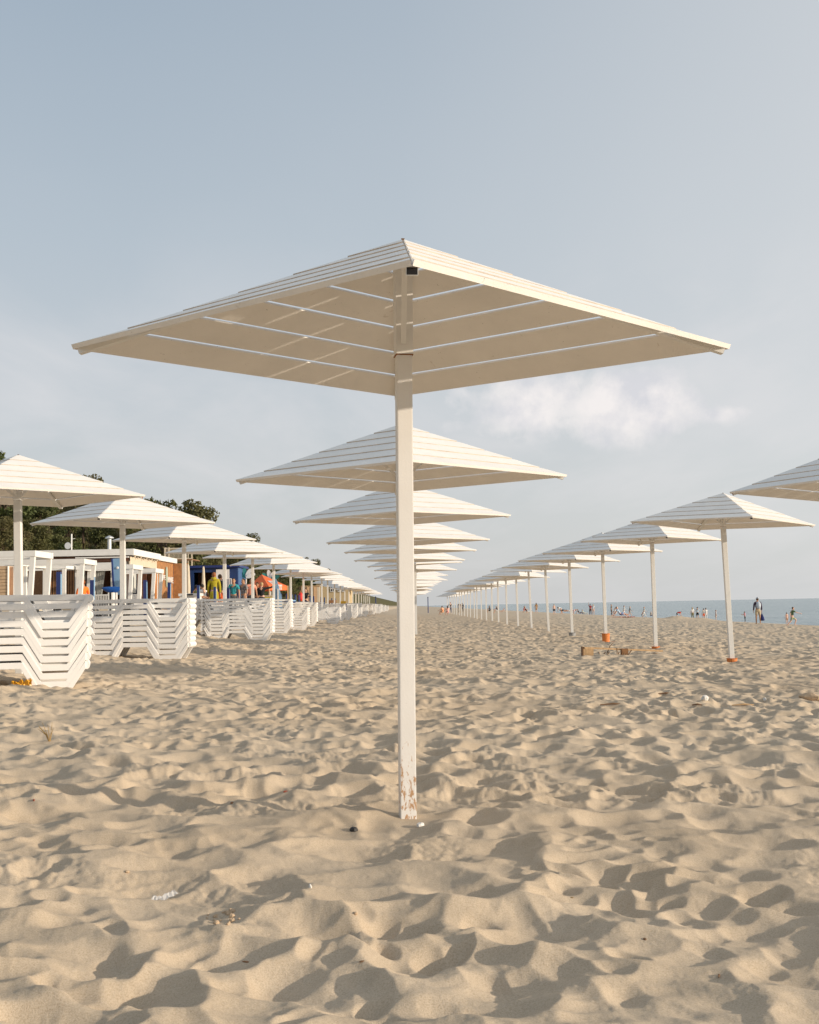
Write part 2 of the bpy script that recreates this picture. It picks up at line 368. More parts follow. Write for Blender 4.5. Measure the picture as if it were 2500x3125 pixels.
def relief(x, y, d):
    wx = x + 0.09 * vnoise(x * 3.1, y * 3.1, 91) + 0.035 * vnoise(x * 9, y * 9, 92)
    wy = y + 0.09 * vnoise(x * 3.1, y * 3.1, 93) + 0.035 * vnoise(x * 9, y * 9, 94)
    h = 0.050 * vnoise(wx / 1.7, wy / 1.7, 1) + 0.03 * vnoise(wx / 0.7, wy / 0.7, 2)
    amp = 0.80 + 0.8 * vnoise(x / 1.1, y / 1.1, 3)
    h = h + 0.134 * amp * (bowls(wx, wy, 0.315, 10, 16.0) - 0.34)
    m = np.clip(0.62 + 1.8 * vnoise(x / 0.8, y / 0.8, 4), 0, 1)
    h = h + 0.074 * m * (bowls(wx + 3.1, wy + 1.7, 0.14, 30, 14.0) - 0.34)
    near = np.clip((18 - d) / 8, 0, 1)
    m2 = np.clip(2.6 * vnoise(x / 0.6, y / 0.6, 5) - 0.1, 0, 1)
    cl = bowls(wx + 7.7, wy + 2.2, 0.06, 50, 9.0)
    h = h + near * m2 * (0.020 * (0.35 - cl) + 0.008 * vnoise(x / 0.02, y / 0.02, 7))
    h = h + near * (0.0045 * vnoise(x / 0.06, y / 0.06, 8) + 0.0016 * vnoise(x / 0.015, y / 0.015, 9))
    return h
def base_mask(x, y):
    return np.clip((x + 9) / 2, 0.12, 1) * np.clip((30 - x) / 6, 0, 1) * np.where(x > 60, 0, 1)
def height(x, y):
    d = np.hypot(x, y)
    fade = np.clip((170 - d) / 80, 0, 1)
    h = relief(x, y, d) * base_mask(x, y) * fade
    # level, scuffed sand where the nearest pole stands
    q = np.exp(-(((x - 0.0) ** 2 + (y - 6.34) ** 2) / 0.045) ** 1.5); h = h * (1 - q) + q * 0.012
    hill = np.clip((-x - 24) / 6, 0, 1) * np.clip((900 - d) / 400, 0, 1)
    h = h + hill * (1.5 * vnoise(x / 9, y / 16, 60) + 0.5 * vnoise(x / 3, y / 3, 61))
    return ground_np(x, y) + h
def build_ground():
    r = [0.4]
    while r[-1] < 25: r.append(r[-1] + max(0.0075, min(r[-1] ** 2 / 1900.0, 0.036)) if r[-1] > 2.2 else r[-1] + 0.12)
    while r[-1] < 60: r.append(r[-1] + 0.036 + (r[-1] - 25) * 0.0028)
    while r[-1] < 8000: r.append(r[-1] * 1.004 if r[-1] < 200 else r[-1] * 1.06)
    r = np.array(r)
    th = np.concatenate([np.linspace(-0.62, -0.40, 90, endpoint=False), np.linspace(-0.40, 0.40, 940, endpoint=False), np.linspace(0.40, 0.62, 90, endpoint=False), np.linspace(0.62, 2 * math.pi - 0.62, 130, endpoint=False)])
    R_, T = np.meshgrid(r, th, indexing='ij')
    X = R_ * np.sin(T); Y = R_ * np.cos(T)
    Z = np.empty_like(X)
    for a in range(0, len(r), 200): Z[a:a + 200] = height(X[a:a + 200], Y[a:a + 200])
    nr, ntn = X.shape
    co = np.stack([X, Y, Z], -1).reshape(-1, 3).astype(np.float32)
    co = np.vstack([co, [[0, 0, 0]]]).astype(np.float32)
    i = np.arange(nr - 1)[:, None]; j = np.arange(ntn)[None, :]; j2 = (j + 1) % ntn
    quads = np.stack([i * ntn + j + 0 * i, i * ntn + j2 + 0 * i, (i + 1) * ntn + j2, (i + 1) * ntn + j], -1).reshape(-1, 4)[:, ::-1]
    cidx = nr * ntn
    tris = np.stack([np.full(ntn, cidx), (np.arange(ntn) + 1) % ntn, np.arange(ntn)], -1)
    me = bpy.data.meshes.new('beach_sand')
    nl = quads.size + tris.size; nf = len(quads) + len(tris)
    me.vertices.add(len(co)); me.vertices.foreach_set('co', co.ravel())
    me.loops.add(nl); me.loops.foreach_set('vertex_index', np.concatenate([quads.ravel(), tris.ravel()]).astype(np.int32))
    me.polygons.add(nf)
    st = np.concatenate([np.arange(len(quads)) * 4, quads.size + np.arange(len(tris)) * 3]).astype(np.int32)
    me.polygons.foreach_set('loop_start', st)
    me.update(calc_edges=True); me.validate()
    me.materials.append(M['sand']); me.shade_smooth()
    print('ground verts', len(co))
    o = link('beach_sand', me); tag(o, 'pale trodden beach sand full of wind-softened footprints', 'sand', kind='structure')
build_ground()
def H(x, y): return float(height(np.array([x]), np.array([y]))[0])
# sea sheet with low swell
def build_sea():
    us = np.concatenate([np.linspace(20, 60, 70), np.geomspace(62, 14000, 60)])
    vs_ = np.concatenate([-np.geomspace(9000, 30, 30), np.linspace(-20, 300, 300), np.geomspace(310, 14000, 70)])
    X, Y = np.meshgrid(us, vs_, indexing='ij')
    sw = 0.05 * np.sin(X * 1.1 + 0.6 * vnoise(Y / 12, X / 9, 40) * 6) * np.clip((70 - X) / 40, 0.2, 1) + 0.05 * vnoise(X / 1.4, Y / 4, 41)
    Z = -0.96 + np.where((X < 200) & (Y < 300) & (Y > -20), sw, 0)
    co = np.stack([X, Y, Z], -1).reshape(-1, 3); n, m = X.shape
    f = [(a * m + b, (a + 1) * m + b, (a + 1) * m + b + 1, a * m + b + 1) for a in range(n - 1) for b in range(m - 1)]
    me = bpy.data.meshes.new('sea'); me.from_pydata(co.tolist(), [], f); me.materials.append(M['sea']); me.shade_smooth(); me.update()
    tag(link('sea', me), 'calm grey-blue sea reaching to the horizon', 'sea', kind='structure')
build_sea()

# ------------------------------------------------------------------ wooden parasols
A = 1.784; RISE = 0.591; NB = 6
def roof_face(k, th=0.013, gap=0.021, lap=0.004, fascia=0.026):
    c0 = Vector((math.cos(k * math.pi / 2), math.sin(k * math.pi / 2), 0)) * A
    c1 = Vector((math.cos((k + 1) * math.pi / 2), math.sin((k + 1) * math.pi / 2), 0)) * A
    ap = Vector((0, 0, RISE)); nrm = (c1 - c0).cross(ap - c0).normalized()
    e = (c1 - c0).normalized(); sl_ = ((c0 + c1) / 2 - ap).length
    mb = MB()
    for i in range(NB):
        t0 = i / NB; t1 = (i + 1) / NB - (gap / sl_ if i < NB - 1 else 0.012)
        th_ = fascia if i == 0 else th; lp = lap if i else 0.0
        jit = random.uniform(-0.0012, 0.0012)
        p0 = c0.lerp(ap, t0) + e * 0.0015 + nrm * (lp + jit); p1 = c1.lerp(ap, t0) - e * 0.0015 + nrm * (lp + jit)
        q0 = c0.lerp(ap, t1) + e * 0.0015; q1 = c1.lerp(ap, t1) - e * 0.0015
        mb.hexa([p0, p1, q1, q0, p0 + nrm * th_, p1 + nrm * th_, q1 + nrm * th, q0 + nrm * th])
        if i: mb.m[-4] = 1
    # flat battens that carry the boards
    return mb
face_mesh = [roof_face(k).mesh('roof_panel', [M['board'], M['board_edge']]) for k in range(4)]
def rafter_mesh(k):
    d = Vector((math.cos(k * math.pi / 2), math.sin(k * math.pi / 2), 0))
    a = Vector((0, 0, RISE - 0.045)) + d * 0.05 - Vector((0, 0, 0.05 * RISE / A)); b = d * (A - 0.035) + Vector((0, 0, -0.012))
    mb = MB(); mb.bar(a, b, 0.05, 0.035)
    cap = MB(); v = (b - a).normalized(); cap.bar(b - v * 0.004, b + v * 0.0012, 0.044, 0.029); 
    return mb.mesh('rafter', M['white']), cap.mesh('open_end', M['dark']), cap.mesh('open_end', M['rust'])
raft = [rafter_mesh(k) for k in range(4)]
def strut_mesh(k):
    d = Vector((math.cos(k * math.pi / 2), math.sin(k * math.pi / 2), 0)); s = 0.46
    mb = MB(); mb.bar(d * 0.045 + Vector((0, 0, 0.03)), d * s + Vector((0, 0, RISE * (1 - s / A) - 0.05)), 0.028, 0.028)
    return mb.mesh('strut', M['white'])
struts = [strut_mesh(k) for k in range(4)]
collar_mesh = MB().box(-0.047, 0.047, -0.047, 0.047, -0.035, RISE - 0.075).mesh('collar', M['white'], 0.003)
ring_mesh = MB().box(-0.0475, 0.0475, -0.0475, 0.0475, -0.041, -0.0355).mesh('rusty_rim', M['rust'])
cap_mesh = MB().box(-0.009, 0.009, -0.009, 0.009, RISE - 0.01, RISE + 0.016).mesh('finial', M['driftwood'])
def canopy_whole():
    mb = MB()
    for k in range(4):
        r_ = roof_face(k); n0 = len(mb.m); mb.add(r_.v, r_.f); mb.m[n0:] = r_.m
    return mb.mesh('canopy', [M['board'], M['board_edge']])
far_canopy = canopy_whole()
def parasol(base, top, wd, detail, label, group, yawc=0.0, tx=0.0, ty=0.0, sleeve=None, near_struts=(0, 1, 2, 3), pole_mat='white', pyaw=0.0, endcaps=True):
    base = Vector(base); top = Vector(top)
    r = empty('wooden_parasol', base, 0, label, 'parasol', group)
    tl = top - base
    d = tl.normalized()
    R3 = Matrix.Rotation(ty, 3, 'Y') @ Matrix.Rotation(tx, 3, 'X') @ Matrix.Rotation(yawc, 3, 'Z')
    E4 = Matrix.Translation(tl) @ R3.to_4x4()
    h = tl.length
    pm = MB().box(-wd / 2, wd / 2, -wd / 2, wd / 2, -0.25, h + RISE - 0.09)
    po = pm.build('pole', M[pole_mat], r, 0.006 if detail else 0.0)
    po.rotation_mode = 'QUATERNION'; po.rotation_quaternion = d.to_track_quat('Z', 'Y') @ Matrix.Rotation(pyaw, 3, 'Z').to_quaternion()
    if not detail:
        c = link('canopy', far_canopy, r); c.matrix_local = E4
    else:
        for k in range(4):
            c = link('roof_panel', face_mesh[k], r); c.matrix_local = E4
            c = link('rafter', raft[k][0], r); c.matrix_local = E4
            if detail > 1 and endcaps:
                e = link('open_end', raft[k][1] if k in (3, 1) else raft[k][2], c)
            if k in near_struts:
                c = link('strut', struts[k], r); c.matrix_local = E4
        c = link('collar', collar_mesh, r); c.matrix_local = Matrix.Translation(tl) @ (d.to_track_quat('Z', 'Y').to_matrix() @ Matrix.Rotation(pyaw, 3, 'Z')).to_4x4()
        if detail > 1: link('rusty_rim', ring_mesh, c)
        if detail > 1:
            c = link('finial', cap_mesh, r); c.matrix_local = E4
    if sleeve:
        m_, hh, rr = sleeve
        s = MB(); n = 14; pts = [(0, 0, -0.1), (0, 0, hh * 0.85), (0, 0, hh)]
        s.tube(pts, [rr * 0.9, rr, rr * 1.1], n)
        so_ = s.build('base_sleeve', M[m_], r, smooth=False)
    return r
S0 = 6.4
SH = Vector((0, 0, 0))
# nearest parasol, fitted to the photograph
b0 = at(1244, 2490, 6.4); b0.z = H(b0.x, 6.4) - 0.02
main = parasol(b0, (-0.0235, 6.4, 2.5215), 0.084, 2, 'large white slatted wooden parasol nearest the camera, its square pole rusting at the foot', 'wooden parasols in the middle row',
        0.0275, 0.0306, 0.0145, None, (1, 3), 'pole_rust', math.radians(9))
def rt(s=0.02): return random.uniform(-s, s)
ordn = ['', 'second', 'third', 'fourth', 'fifth', 'sixth', 'seventh', 'eighth', 'ninth', 'tenth', 'eleventh', 'twelfth', 'thirteenth', 'fourteenth', 'fifteenth', 'sixteenth', 'seventeenth', 'eighteenth', 'nineteenth', 'twentieth', 'twenty-first', 'twenty-second', 'twenty-third', 'twenty-fourth', 'twenty-fifth', 'twenty-sixth', 'twenty-seventh', 'twenty-eighth']
mid = {2: (1228.5, 1463, 2.005), 3: (1227.5, 1585, 3.05), 4: (1245, 1653.5, 4.07), 5: (1253, 1684, 5.02), 6: (1250, 1711, 6.0)}
mt = {2: (0.015, 0.0), 3: (0.01, -0.012), 4: (0.0, 0.0), 5: (0.0, 0.0), 6: (0.0, 0.01)}
for k in range(2, 25):
    if k in mid: px, py, q = mid[k]; t = at(px, py, q * S0)
    else:
        q = k + rt(0.05); t = Vector(((1254 + 3 - 1250) / F * 0 + 0.03 * 1 + rt(0.12), q * S0, 2.58 + rt(0.09)))
    bx = t.x + (0.03 if k < 5 else rt(0.05)); bz = H(bx, t.y)
    a_, b_ = mt.get(k, (rt(0.05), rt(0.035)))
    parasol((bx, t.y, bz), t, 0.09, 2 if k <= 4 else (1 if k <= 9 else 0), 'white slatted parasol, %s from the camera in the middle row' % ordn[k] if k < 24 else 'farthest white slatted parasol of the middle row', 'wooden parasols in the middle row', rt(0.05), a_, b_)
right = [  # base px,y, top px, eave y, distance, sleeve, extra
    (2672, 2110, 2642, 1487, 2.47, None, 'white slatted parasol cut off by the right edge of the picture'),
    (2235, 2032, 2207, 1600, 3.58, ('orange_clay', 0.09, 0.10), 'white parasol whose leaning pole stands in a short cracked orange sleeve'),
    (2002, 1982, 1990, 1651.5, 4.66, ('orange_clay', 0.025, 0.105), 'white parasol with its pole at the end of the plank bench'),
    (1850, 1962, 1839, 1687, 5.55, ('orange_clay', 0.26, 0.115), 'white parasol with its pole in a tall orange clay sleeve'),
    (1747, 1946, 1737, 1713, 6.52, ('grey_pipe', 0.14, 0.12), 'white parasol with its pole in a grey pipe sleeve'),
    (1675, 1927, 1664, 1733, 7.67, None, None), (1623, 1914, 1613, 1745, 8.75, ('rust', 0.06, 0.09), 'white parasol with a small rusty collar at the foot of its pole'),
    (1582, 1912, 1575, 1761, 9.78, None, None), (1548, 1904, 1544, 1768, 10.65, None, None),
    (1522, 1896, 1519, 1774, 11.7, None, None), (1503, 1893, 1500, 1780, 12.7, None, None), (1485, 1889, 1483, 1786, 13.7, None, None),
    (1470, 1886, 1468, 1789, 14.7, None, None), (1456, 1883, 1455, 1792, 15.6, None, None), (1448, 1880, 1447, 1796, 16.5, None, None),
    (1436, 1876, 1436, 1799, 17.6, None, None), (1427, 1874, 1427, 1801, 18.6, None, None), (1418, 1872, 1418, 1803, 19.6, None, None), (1409, 1871, 1409, 1805, 20.6, None, None), (1402, 1870, 1402, 1807, 21.6, None, None)]
for q in (22.9, 24.2, 25.5, 27.0, 28.8): 
    x_ = 1254 + 3200 / q; right.append((x_, 1868, x_, 1850 - 1.47 * F / (q * S0), q, None, None))
for i, (bx, by, tx_, ty_, q, slv, lab) in enumerate(right):
    Y = q * S0; b = at(bx, by, Y); t = at(tx_, ty_, Y)
    b.z = H(b.x, Y)
    sh = {1: (0.0, 0.035), 2: (0.0, 0.01), 3: (0.0, 0.0), 4: (0.0, 0.02)}.get(i, (rt(0.045), rt(0.04)))
    yw = {1: 0.03, 2: 0.0, 3: -0.03}.get(i, rt(0.06))
    parasol(b, t, 0.09, 2 if i <= 4 else (1 if i <= 9 else 0), lab or 'white slatted parasol, %s from the near end of the row on the sea side' % ordn[i + 1 if i < 27 else 27], 'wooden parasols in the row on the sea side', yw, sh[0], sh[1], slv)
left = [(60, 2062, 54, 1520, 2.57), (376, 2014, 374, 1599, 3.59), (563, 1980, 562, 1650, 4.61), (687, 1951, 685, 1688, 5.58), (772, 1940, 771, 1703, 6.6), (836, 1920, 835, 1722, 7.6),
        (888, 1910, 887, 1738, 8.65), (927, 1900, 926, 1751, 9.67), (952, 1893, 951, 1757, 10.7), (983, 1888, 982, 1765, 11.7), (1001, 1884, 1000, 1771, 12.7)]
for k in range(12):
    q = 13.75 + k * 1.05 + rt(0.1); x_ = 1254 - 3185 / q; left.append((x_, 1880, x_, 1851 - 1.66 * F / (q * S0), q))
for i, (bx, by, tx_, ty_, q) in enumerate(left):
    Y = q * S0; b = at(bx, by, Y); t = at(tx_, ty_, Y); b.z = H(b.x, Y)
    yw = {0: -0.05, 1: 0.0}.get(i, rt(0.06))
    parasol(b, t, 0.095, 2 if i <= 3 else (1 if i <= 8 else 0), ['white slatted parasol cut off by the left edge, above the nearest lounger stack', 'white slatted parasol whose pole stands before the second lounger stack'][i] if i < 2 else 'white slatted parasol, %s from the near end of the row over the loungers' % ordn[i], 'wooden parasols over the lounger stacks', yw, 0.01 if i < 4 else rt(0.03), 0.012 if i < 4 else rt(0.03))

# ------------------------------------------------------------------ stacked sun loungers
def make_lounger_parts():
    D = 0.34; f = 0.077
    bp = [(-2.09, 0), (-1.99, 0), (-1.77, -D), (-1.47, -D), (-1.27, 0), (-0.79, 0), (-0.58, -D), (-0.29, -D), (-0.055, 0), (0, -0.0)]
    bp = bp[1:-1]
    top = [(x, z) for x, z in bp]
    def low(x, z, k):
        dxs = [0.0, -0.03, -0.03 + 0.01, 0.03, 0.03, -0.03][0:1]
        return (x, z - f)
    # bottom line is shifted down and slightly sideways on the slopes so that the bars keep their thickness
    off = [(0.02, -0.075), (-0.028, -f), (0.028, -f), (0.02, -f), (-0.025, -f), (-0.028, -f), (0.028, -f), (0.005, -0.085)]
    bot = [(x + o[0], z + o[1]) for (x, z), o in zip(bp, off)]
    outline = top + bot[::-1]
    rails = []
    for y0, y1 in ((0.0, 0.045), (0.575, 0.62)):
        rails.append(MB().poly_ext(outline, 'y', y0, y1).mesh('side_rail', M['lounger'], 0.006))
    s = MB()
    s.box(-2.0, -0.06, 0.05, 0.075, -0.072, -0.004).box(-2.0, -0.06, 0.545, 0.57, -0.072, -0.004)
    n = 15
    for i in range(n):
        x0 = -1.98 + i * (1.90 / n); s.box(x0, x0 + 0.098, 0.077, 0.543, -0.03, -0.006)
    surf = s.mesh('lying_surface', M['lounger'])
    e = MB()
    cx, cz = -0.045, -0.052; ol = [(cx + 0.045 * math.cos(a), cz + 0.052 * math.sin(a)) for a in np.linspace(-1.35, 1.75, 14)] + [(cx - 0.05, cz + 0.03), (cx - 0.06, cz - 0.03)]
    e.poly_ext(ol, 'y', 0.02, 0.60)
    end = e.mesh('end_bar', M['lounger'], 0.004)
    e2 = MB(); e2.poly_ext([(-2.09 - x, z) for x, z in ol][::-1], 'y', 0.02, 0.60); end2 = e2.mesh('end_bar', M['lounger'], 0.004)
    ft = []
    for (x0, x1, dxx) in ((-0.62, -0.555, 0.04), (-0.30, -0.24, -0.035), (-1.81, -1.745, 0.04), (-1.49, -1.43, -0.035)):
        ft.append(MB().poly_ext([(x0, -D - 0.02), (x1, -D - 0.02), (x1 + dxx * 0.6, -D - 0.085), (x0 + dxx * 0.6, -D - 0.085)], 'y', 0.004, 0.041).mesh('foot', M['lounger']))
    return rails, surf, [end, end2], ft
rails, surf, ends, feet = make_lounger_parts()
jm = MB()
for me_ in rails + [surf] + ends:
    jm.add([v.co[:] for v in me_.vertices], [tuple(p.vertices) for p in me_.polygons])
lounger_far = jm.mesh('sun_lounger', M['lounger'])
proto = empty('sun_lounger', (0, 0, -50))
for me_ in rails: link('side_rail', me_, proto)
link('lying_surface', surf, proto)
for me_ in ends: link('end_bar', me_, proto)
stacks = [  # right end x, distance, how many, name
    (-3.93, 14.75, 9, 'nearest stack'), (-4.12, 22.2, 9, 'stack behind the second parasol pole'), (-4.05, 34.6, 10, 'third stack'), (-4.3, 42.5, 10, 'fourth stack'), (-4.26, 49.0, 7, 'low fifth stack'),
    (-4.5, 56.5, 9, 'sixth stack'), (-4.0, 66.5, 7, 'seventh stack'), (-4.35, 77.5, 9, 'eighth stack'), (-4.3, 84.5, 8, 'ninth stack'), (-4.3, 94, 9, 'tenth stack'), (-4.4, 104, 10, 'eleventh stack'), (-4.3, 116, 9, 'twelfth stack'), (-4.3, 129, 10, 'thirteenth stack'), (-4.4, 144, 10, 'fourteenth stack'), (-4.2, 160, 10, 'fifteenth stack'),
    (-6.2, 34.9, 10, 'stack left of the third'), (-6.3, 23.0, 10, 'stack left of the second'), (-6.2, 43.5, 10, 'stack behind the fourth'), (-6.4, 51, 10, 'stack behind the fifth'), (-6.4, 58.5, 11, 'stack behind the sixth'), (-6.3, 66, 11, 'stack behind the seventh'), (-6.3, 75, 11, 'stack behind the eighth'), (-6.3, 85, 11, 'stack behind the ninth'), (-6.3, 98, 11, 'stack behind the tenth'), (-6.3, 114, 12, 'stack behind the twelfth'),
    (-4.5, 178, 10, 'sixteenth stack'), (-4.5, 200, 9, 'seventeenth stack'), (-4.5, 225, 8, 'farthest stack of the row')]
lv = ['lowest', 'second from the sand', 'third from the sand', 'fourth from the sand', 'fifth from the sand', 'sixth from the sand', 'seventh from the sand', 'eighth from the sand', 'ninth from the sand', 'tenth from the sand', 'eleventh from the sand', 'twelfth from the sand']
nl_ = 0
for si, (x, y, n, nm) in enumerate(stacks):
    g = G(x - 0.9, y) - (0.0 if si else 0.0)
    if si == 0: g = 1.13 - (2099 - 1869) * 14.35 / F
    if si == 1: g = 1.13 - (2006 - 1858 + 3) * 22.2 / F + 0.02
    if x < -6: n = max(3, int(round((1.44 + rt(0.05) - g - 0.31) / 0.102)) + 1)
    for k in range(n):
        if nl_ >= 300: break
        o = (copy_tree(proto) if si < 6 or si in (15, 16) else link('sun_lounger', lounger_far))
        o.location = (x + rt(0.008) - 0.004 * (n - k) * (1 if si == 0 else 0), y + rt(0.008), g + 0.31 + 0.102 * k)
        o.rotation_euler = (rt(0.004), rt(0.003), rt(0.012) + (0.25 if si == 0 else 0.0))
        if k == 0 and si < 6:
            for fm in feet: link('foot', fm, o)
        tag(o, 'white sun lounger, %s in the %s' % ('topmost' if k == n - 1 else lv[k], nm), 'sun lounger', 'sun loungers in stacks along the left row')
        nl_ += 1
for ch in list(proto.children): bpy.data.objects.remove(ch)
bpy.data.objects.remove(proto)
# ---- PART TWO
# ------------------------------------------------------------------ trees on the dune
def tree_meshes(seed, tall=5.5, wide=2.3, bare=0.0):
    rr = random.Random(seed); tb = MB()
    pts = [(0, 0, -0.6), (rr.uniform(-.1, .1), rr.uniform(-.1, .1), tall * .25), (rr.uniform(-.3, .3), rr.uniform(-.3, .3), tall * .5), (rr.uniform(-.4, .4), rr.uniform(-.4, .4), tall * .85)]
    tb.tube(pts, [0.16, 0.12, 0.08, 0.03], 6)
    cl = []
    for i in range(15):
        a = rr.uniform(0, 6.283); z = tall * rr.uniform(.22, 1.0); k = 1 - abs(z / tall - .5) * 1.05; rad = wide * rr.uniform(.25, .95) * max(.3, k)
        c = Vector((math.cos(a) * rad, math.sin(a) * rad, z)); cl.append((c, rr.uniform(.45, .95)))
        p = Vector(pts[1]).lerp(Vector(pts[3]), rr.uniform(0, .8)); tb.tube([p, p.lerp(c, .6) + Vector((0, 0, .15)), c], [.045, .03, .012], 4, cap=False)
    cl.append((Vector(pts[3]) + Vector((0, 0, .1)), .6))
    V = []; Fc = []
    for c, r in cl:
        for j in range(int(260 * r * r / .5)):
            d = Vector((rr.gauss(0, 1), rr.gauss(0, 1), rr.gauss(0, 1))).normalized() * r * (rr.random() ** .4); d.z *= .75
            p = c + d; s = rr.uniform(.07, .15); n = Vector((rr.gauss(0, 1), rr.gauss(0, 1), rr.gauss(0, 1) + .6)).normalized(); u = n.orthogonal().normalized(); u.rotate(Matrix.Rotation(rr.uniform(0, 6.28), 3, n)); v = n.cross(u) * .55
            b = len(V); V += [p - u * s, p + v * s, p + u * s, p - v * s]; Fc.append((b, b + 1, b + 2, b + 3))
    me = bpy.data.meshes.new('crown'); me.from_pydata([tuple(v) for v in V], [], Fc); me.materials.append(M['leaf']); me.update()
    return tb.mesh('trunk', M['bark'], smooth=True), me
TREES = [tree_meshes(1), tree_meshes(2, 6.2, 2.0), tree_meshes(3, 4.6, 2.7), tree_meshes(4, 5.2, 2.1), tree_meshes(5, 3.6, 2.2)]
tr = random.Random(5)
kinds = ['bushy dark green tree', 'tall loose green tree', 'broad low tree with browning leaves', 'dense round green tree', 'low spreading shrubby tree']
nt_ = 0
Y = 58.0
while Y < 430 and nt_ < 270:
    for X0 in (-38.0, -34.5, -31.0, -27.5, -24.0):
        if nt_ >= 270: break
        x = X0 + tr.uniform(-1.2, 1.2); y = Y + tr.uniform(-1.2, 1.2)
        if x / y < -0.42: continue
        if X0 in (-38.0,) and (tr.random() < 0.35 or y < 92): continue
        k = tr.randrange(5); o = empty('tree', (x, y, H(x, y) - 0.2), tr.uniform(0, 6.28), '%s among the wood on the dune behind the beach' % kinds[k], 'tree', 'trees covering the wooded dune')
        s_ = tr.uniform(.75, 1.25) * (1 + max(0, y - 150) / 500) * (0.62 if y < 92 else 0.86); o.scale = (s_, s_, s_ * tr.uniform(.85, 1.1))
        link('trunk', TREES[k][0], o); link('crown', TREES[k][1], o); nt_ += 1
    Y += 3.0 if Y < 110 else 3.6 + (Y - 110) * 0.04
# three taller crowns standing above the canopies, as in the photograph
for (px, py, Y, s_, k, lab) in ((12, 1380, 86, 1.25, 3, 'tall leafy tree top at the left edge above the nearest left parasol'), (255, 1428, 88, .8, 1, 'lone tree top showing above the left parasols'), (500, 1520, 100, 1.5, 0, 'rounded tree top over the second left parasol'), (585, 1535, 104, 1.35, 2, 'broad tree crown at the slope end over the third left parasol'), (745, 1632, 128, 1.0, 4, 'pale green tree top above the fourth left parasol')):
    p = at(px, py, Y); o = empty('tree', (p.x, Y, p.z - [5.6, 6.4, 4.9, 5.4, 3.9][k] * s_), 1.3 * k, lab, 'tree'); o.scale = (s_, s_, s_)
    link('trunk', TREES[k][0], o); link('crown', TREES[k][1], o)

# ------------------------------------------------------------------ buildings and cabanas behind the loungers
def X_(px, Y): return (px - 1254.0) / F * Y
def Z_(py, px, Y): return at(px, py, Y).z
# cafe
cafe = empty('beach_cafe', (-17, 50, 0.85), 0, 'low beach cafe with white fascia, brown boarded end wall and open curtained front', 'cafe'); O = Vector((-17, 50, 0.85))
def cb(x0, x1, y0, y1, z0, z1, mb=None): return (mb or MB()).box(x0 - O.x, x1 - O.x, y0 - O.y, y1 - O.y, z0 - O.z, z1 - O.z)
XR = -11.8; ZT = 3.72
cb(-26, XR - .05, 55.1, 59, .6, 3.45).build('back_room', M['brown'], cafe)
cb(-26, XR - .2, 50.3, 55, .6, 1.0).build('floor', M['brown'], cafe)
f_ = MB(); cb(-15.7, XR + .25, 49.6, 49.75, ZT - .26, ZT, f_); cb(XR + .10, XR + .25, 49.75, 55.0, ZT - .26, ZT, f_); cb(-15.7, XR + .1, 49.75, 55, ZT - .05, ZT - .004, f_); f_.build('roof', M['white'], cafe)
f2 = MB(); cb(-20, XR + .15, 55.03, 59.3, 3.45, 3.68, f2); f2.build('roof', M['white'], cafe)
cb(-15.7, XR + .05, 49.8, 50.0, ZT - .50, ZT - .27).build('frieze', M['darkbrown'], cafe)
cb(-14.0, XR + .02, 49.66, 49.79, ZT - .36, ZT - .31).build('awning_arm', M['white'], cafe)
cb(-13.9, XR - .5, 49.4, 49.9, ZT - .78, ZT - .56).build('awning', M['white'], cafe)
cb(-15.6, XR - .1, 53.5, 53.6, 1.0, 3.3).build('inner_wall', M['darkbrown'], cafe)
# slatted brown wall
sw = MB(); cb(-15.4, -13.95, 50.15, 50.2, .9, 3.3, sw)
wl = sw.build('wall', M['darkbrown'], cafe)
sl2 = MB()
for k in range(14): cb(-15.35 + k * .103, -15.29 + k * .103, 50.07, 50.14, .9, 3.3, sl2)
sl2.build('slats', M['brown'], wl)
for x in (-14.0, -13.3, -12.55, -11.95):
    cb(x - .045, x + .045, 49.95, 50.04, .9, ZT - .5).build('post', M['white'], cafe)
def curtain(x0, x1, zt, zb, y, pinch):
    mb = MB(); n = 28; rows = 10; vs = []; fs = []
    for r_ in range(rows + 1):
        t = r_ / rows; w_ = (1 - t) + t * pinch
        for i in range(n + 1):
            u = i / n; xm = (x0 + x1) / 2; x = xm + (x0 + (x1 - x0) * u - xm) * w_
            vs.append((x - O.x, y - O.y + .035 * math.sin(u * 40), zt + (zb - zt) * t - O.z))
    for r_ in range(rows):
        for i in range(n): a = r_ * (n + 1) + i; fs.append((a, a + 1, a + n + 2, a + n + 1))
    mb.add(vs, fs); b = len(mb.v); return mb
for x0, x1 in ((X_(280, 50), X_(318, 50)), (X_(246, 50), X_(256, 50))):
    c = curtain(x0, x1, 3.0, 1.75, 50.08, .38); o = c.build('curtain', M['curtain'], cafe, smooth=True)
    md = o.modifiers.new('t', 'SOLIDIFY'); md.thickness = .01
rl = MB(); cb(X_(270, 49.9), X_(340, 49.9), 49.84, 49.88, 1.80, 1.85, rl)
for k in range(14): x = X_(272 + k * 5, 49.9); cb(x, x + .035, 49.85, 49.875, .95, 1.80, rl)
rl.build('balustrade', M['white'], cafe)
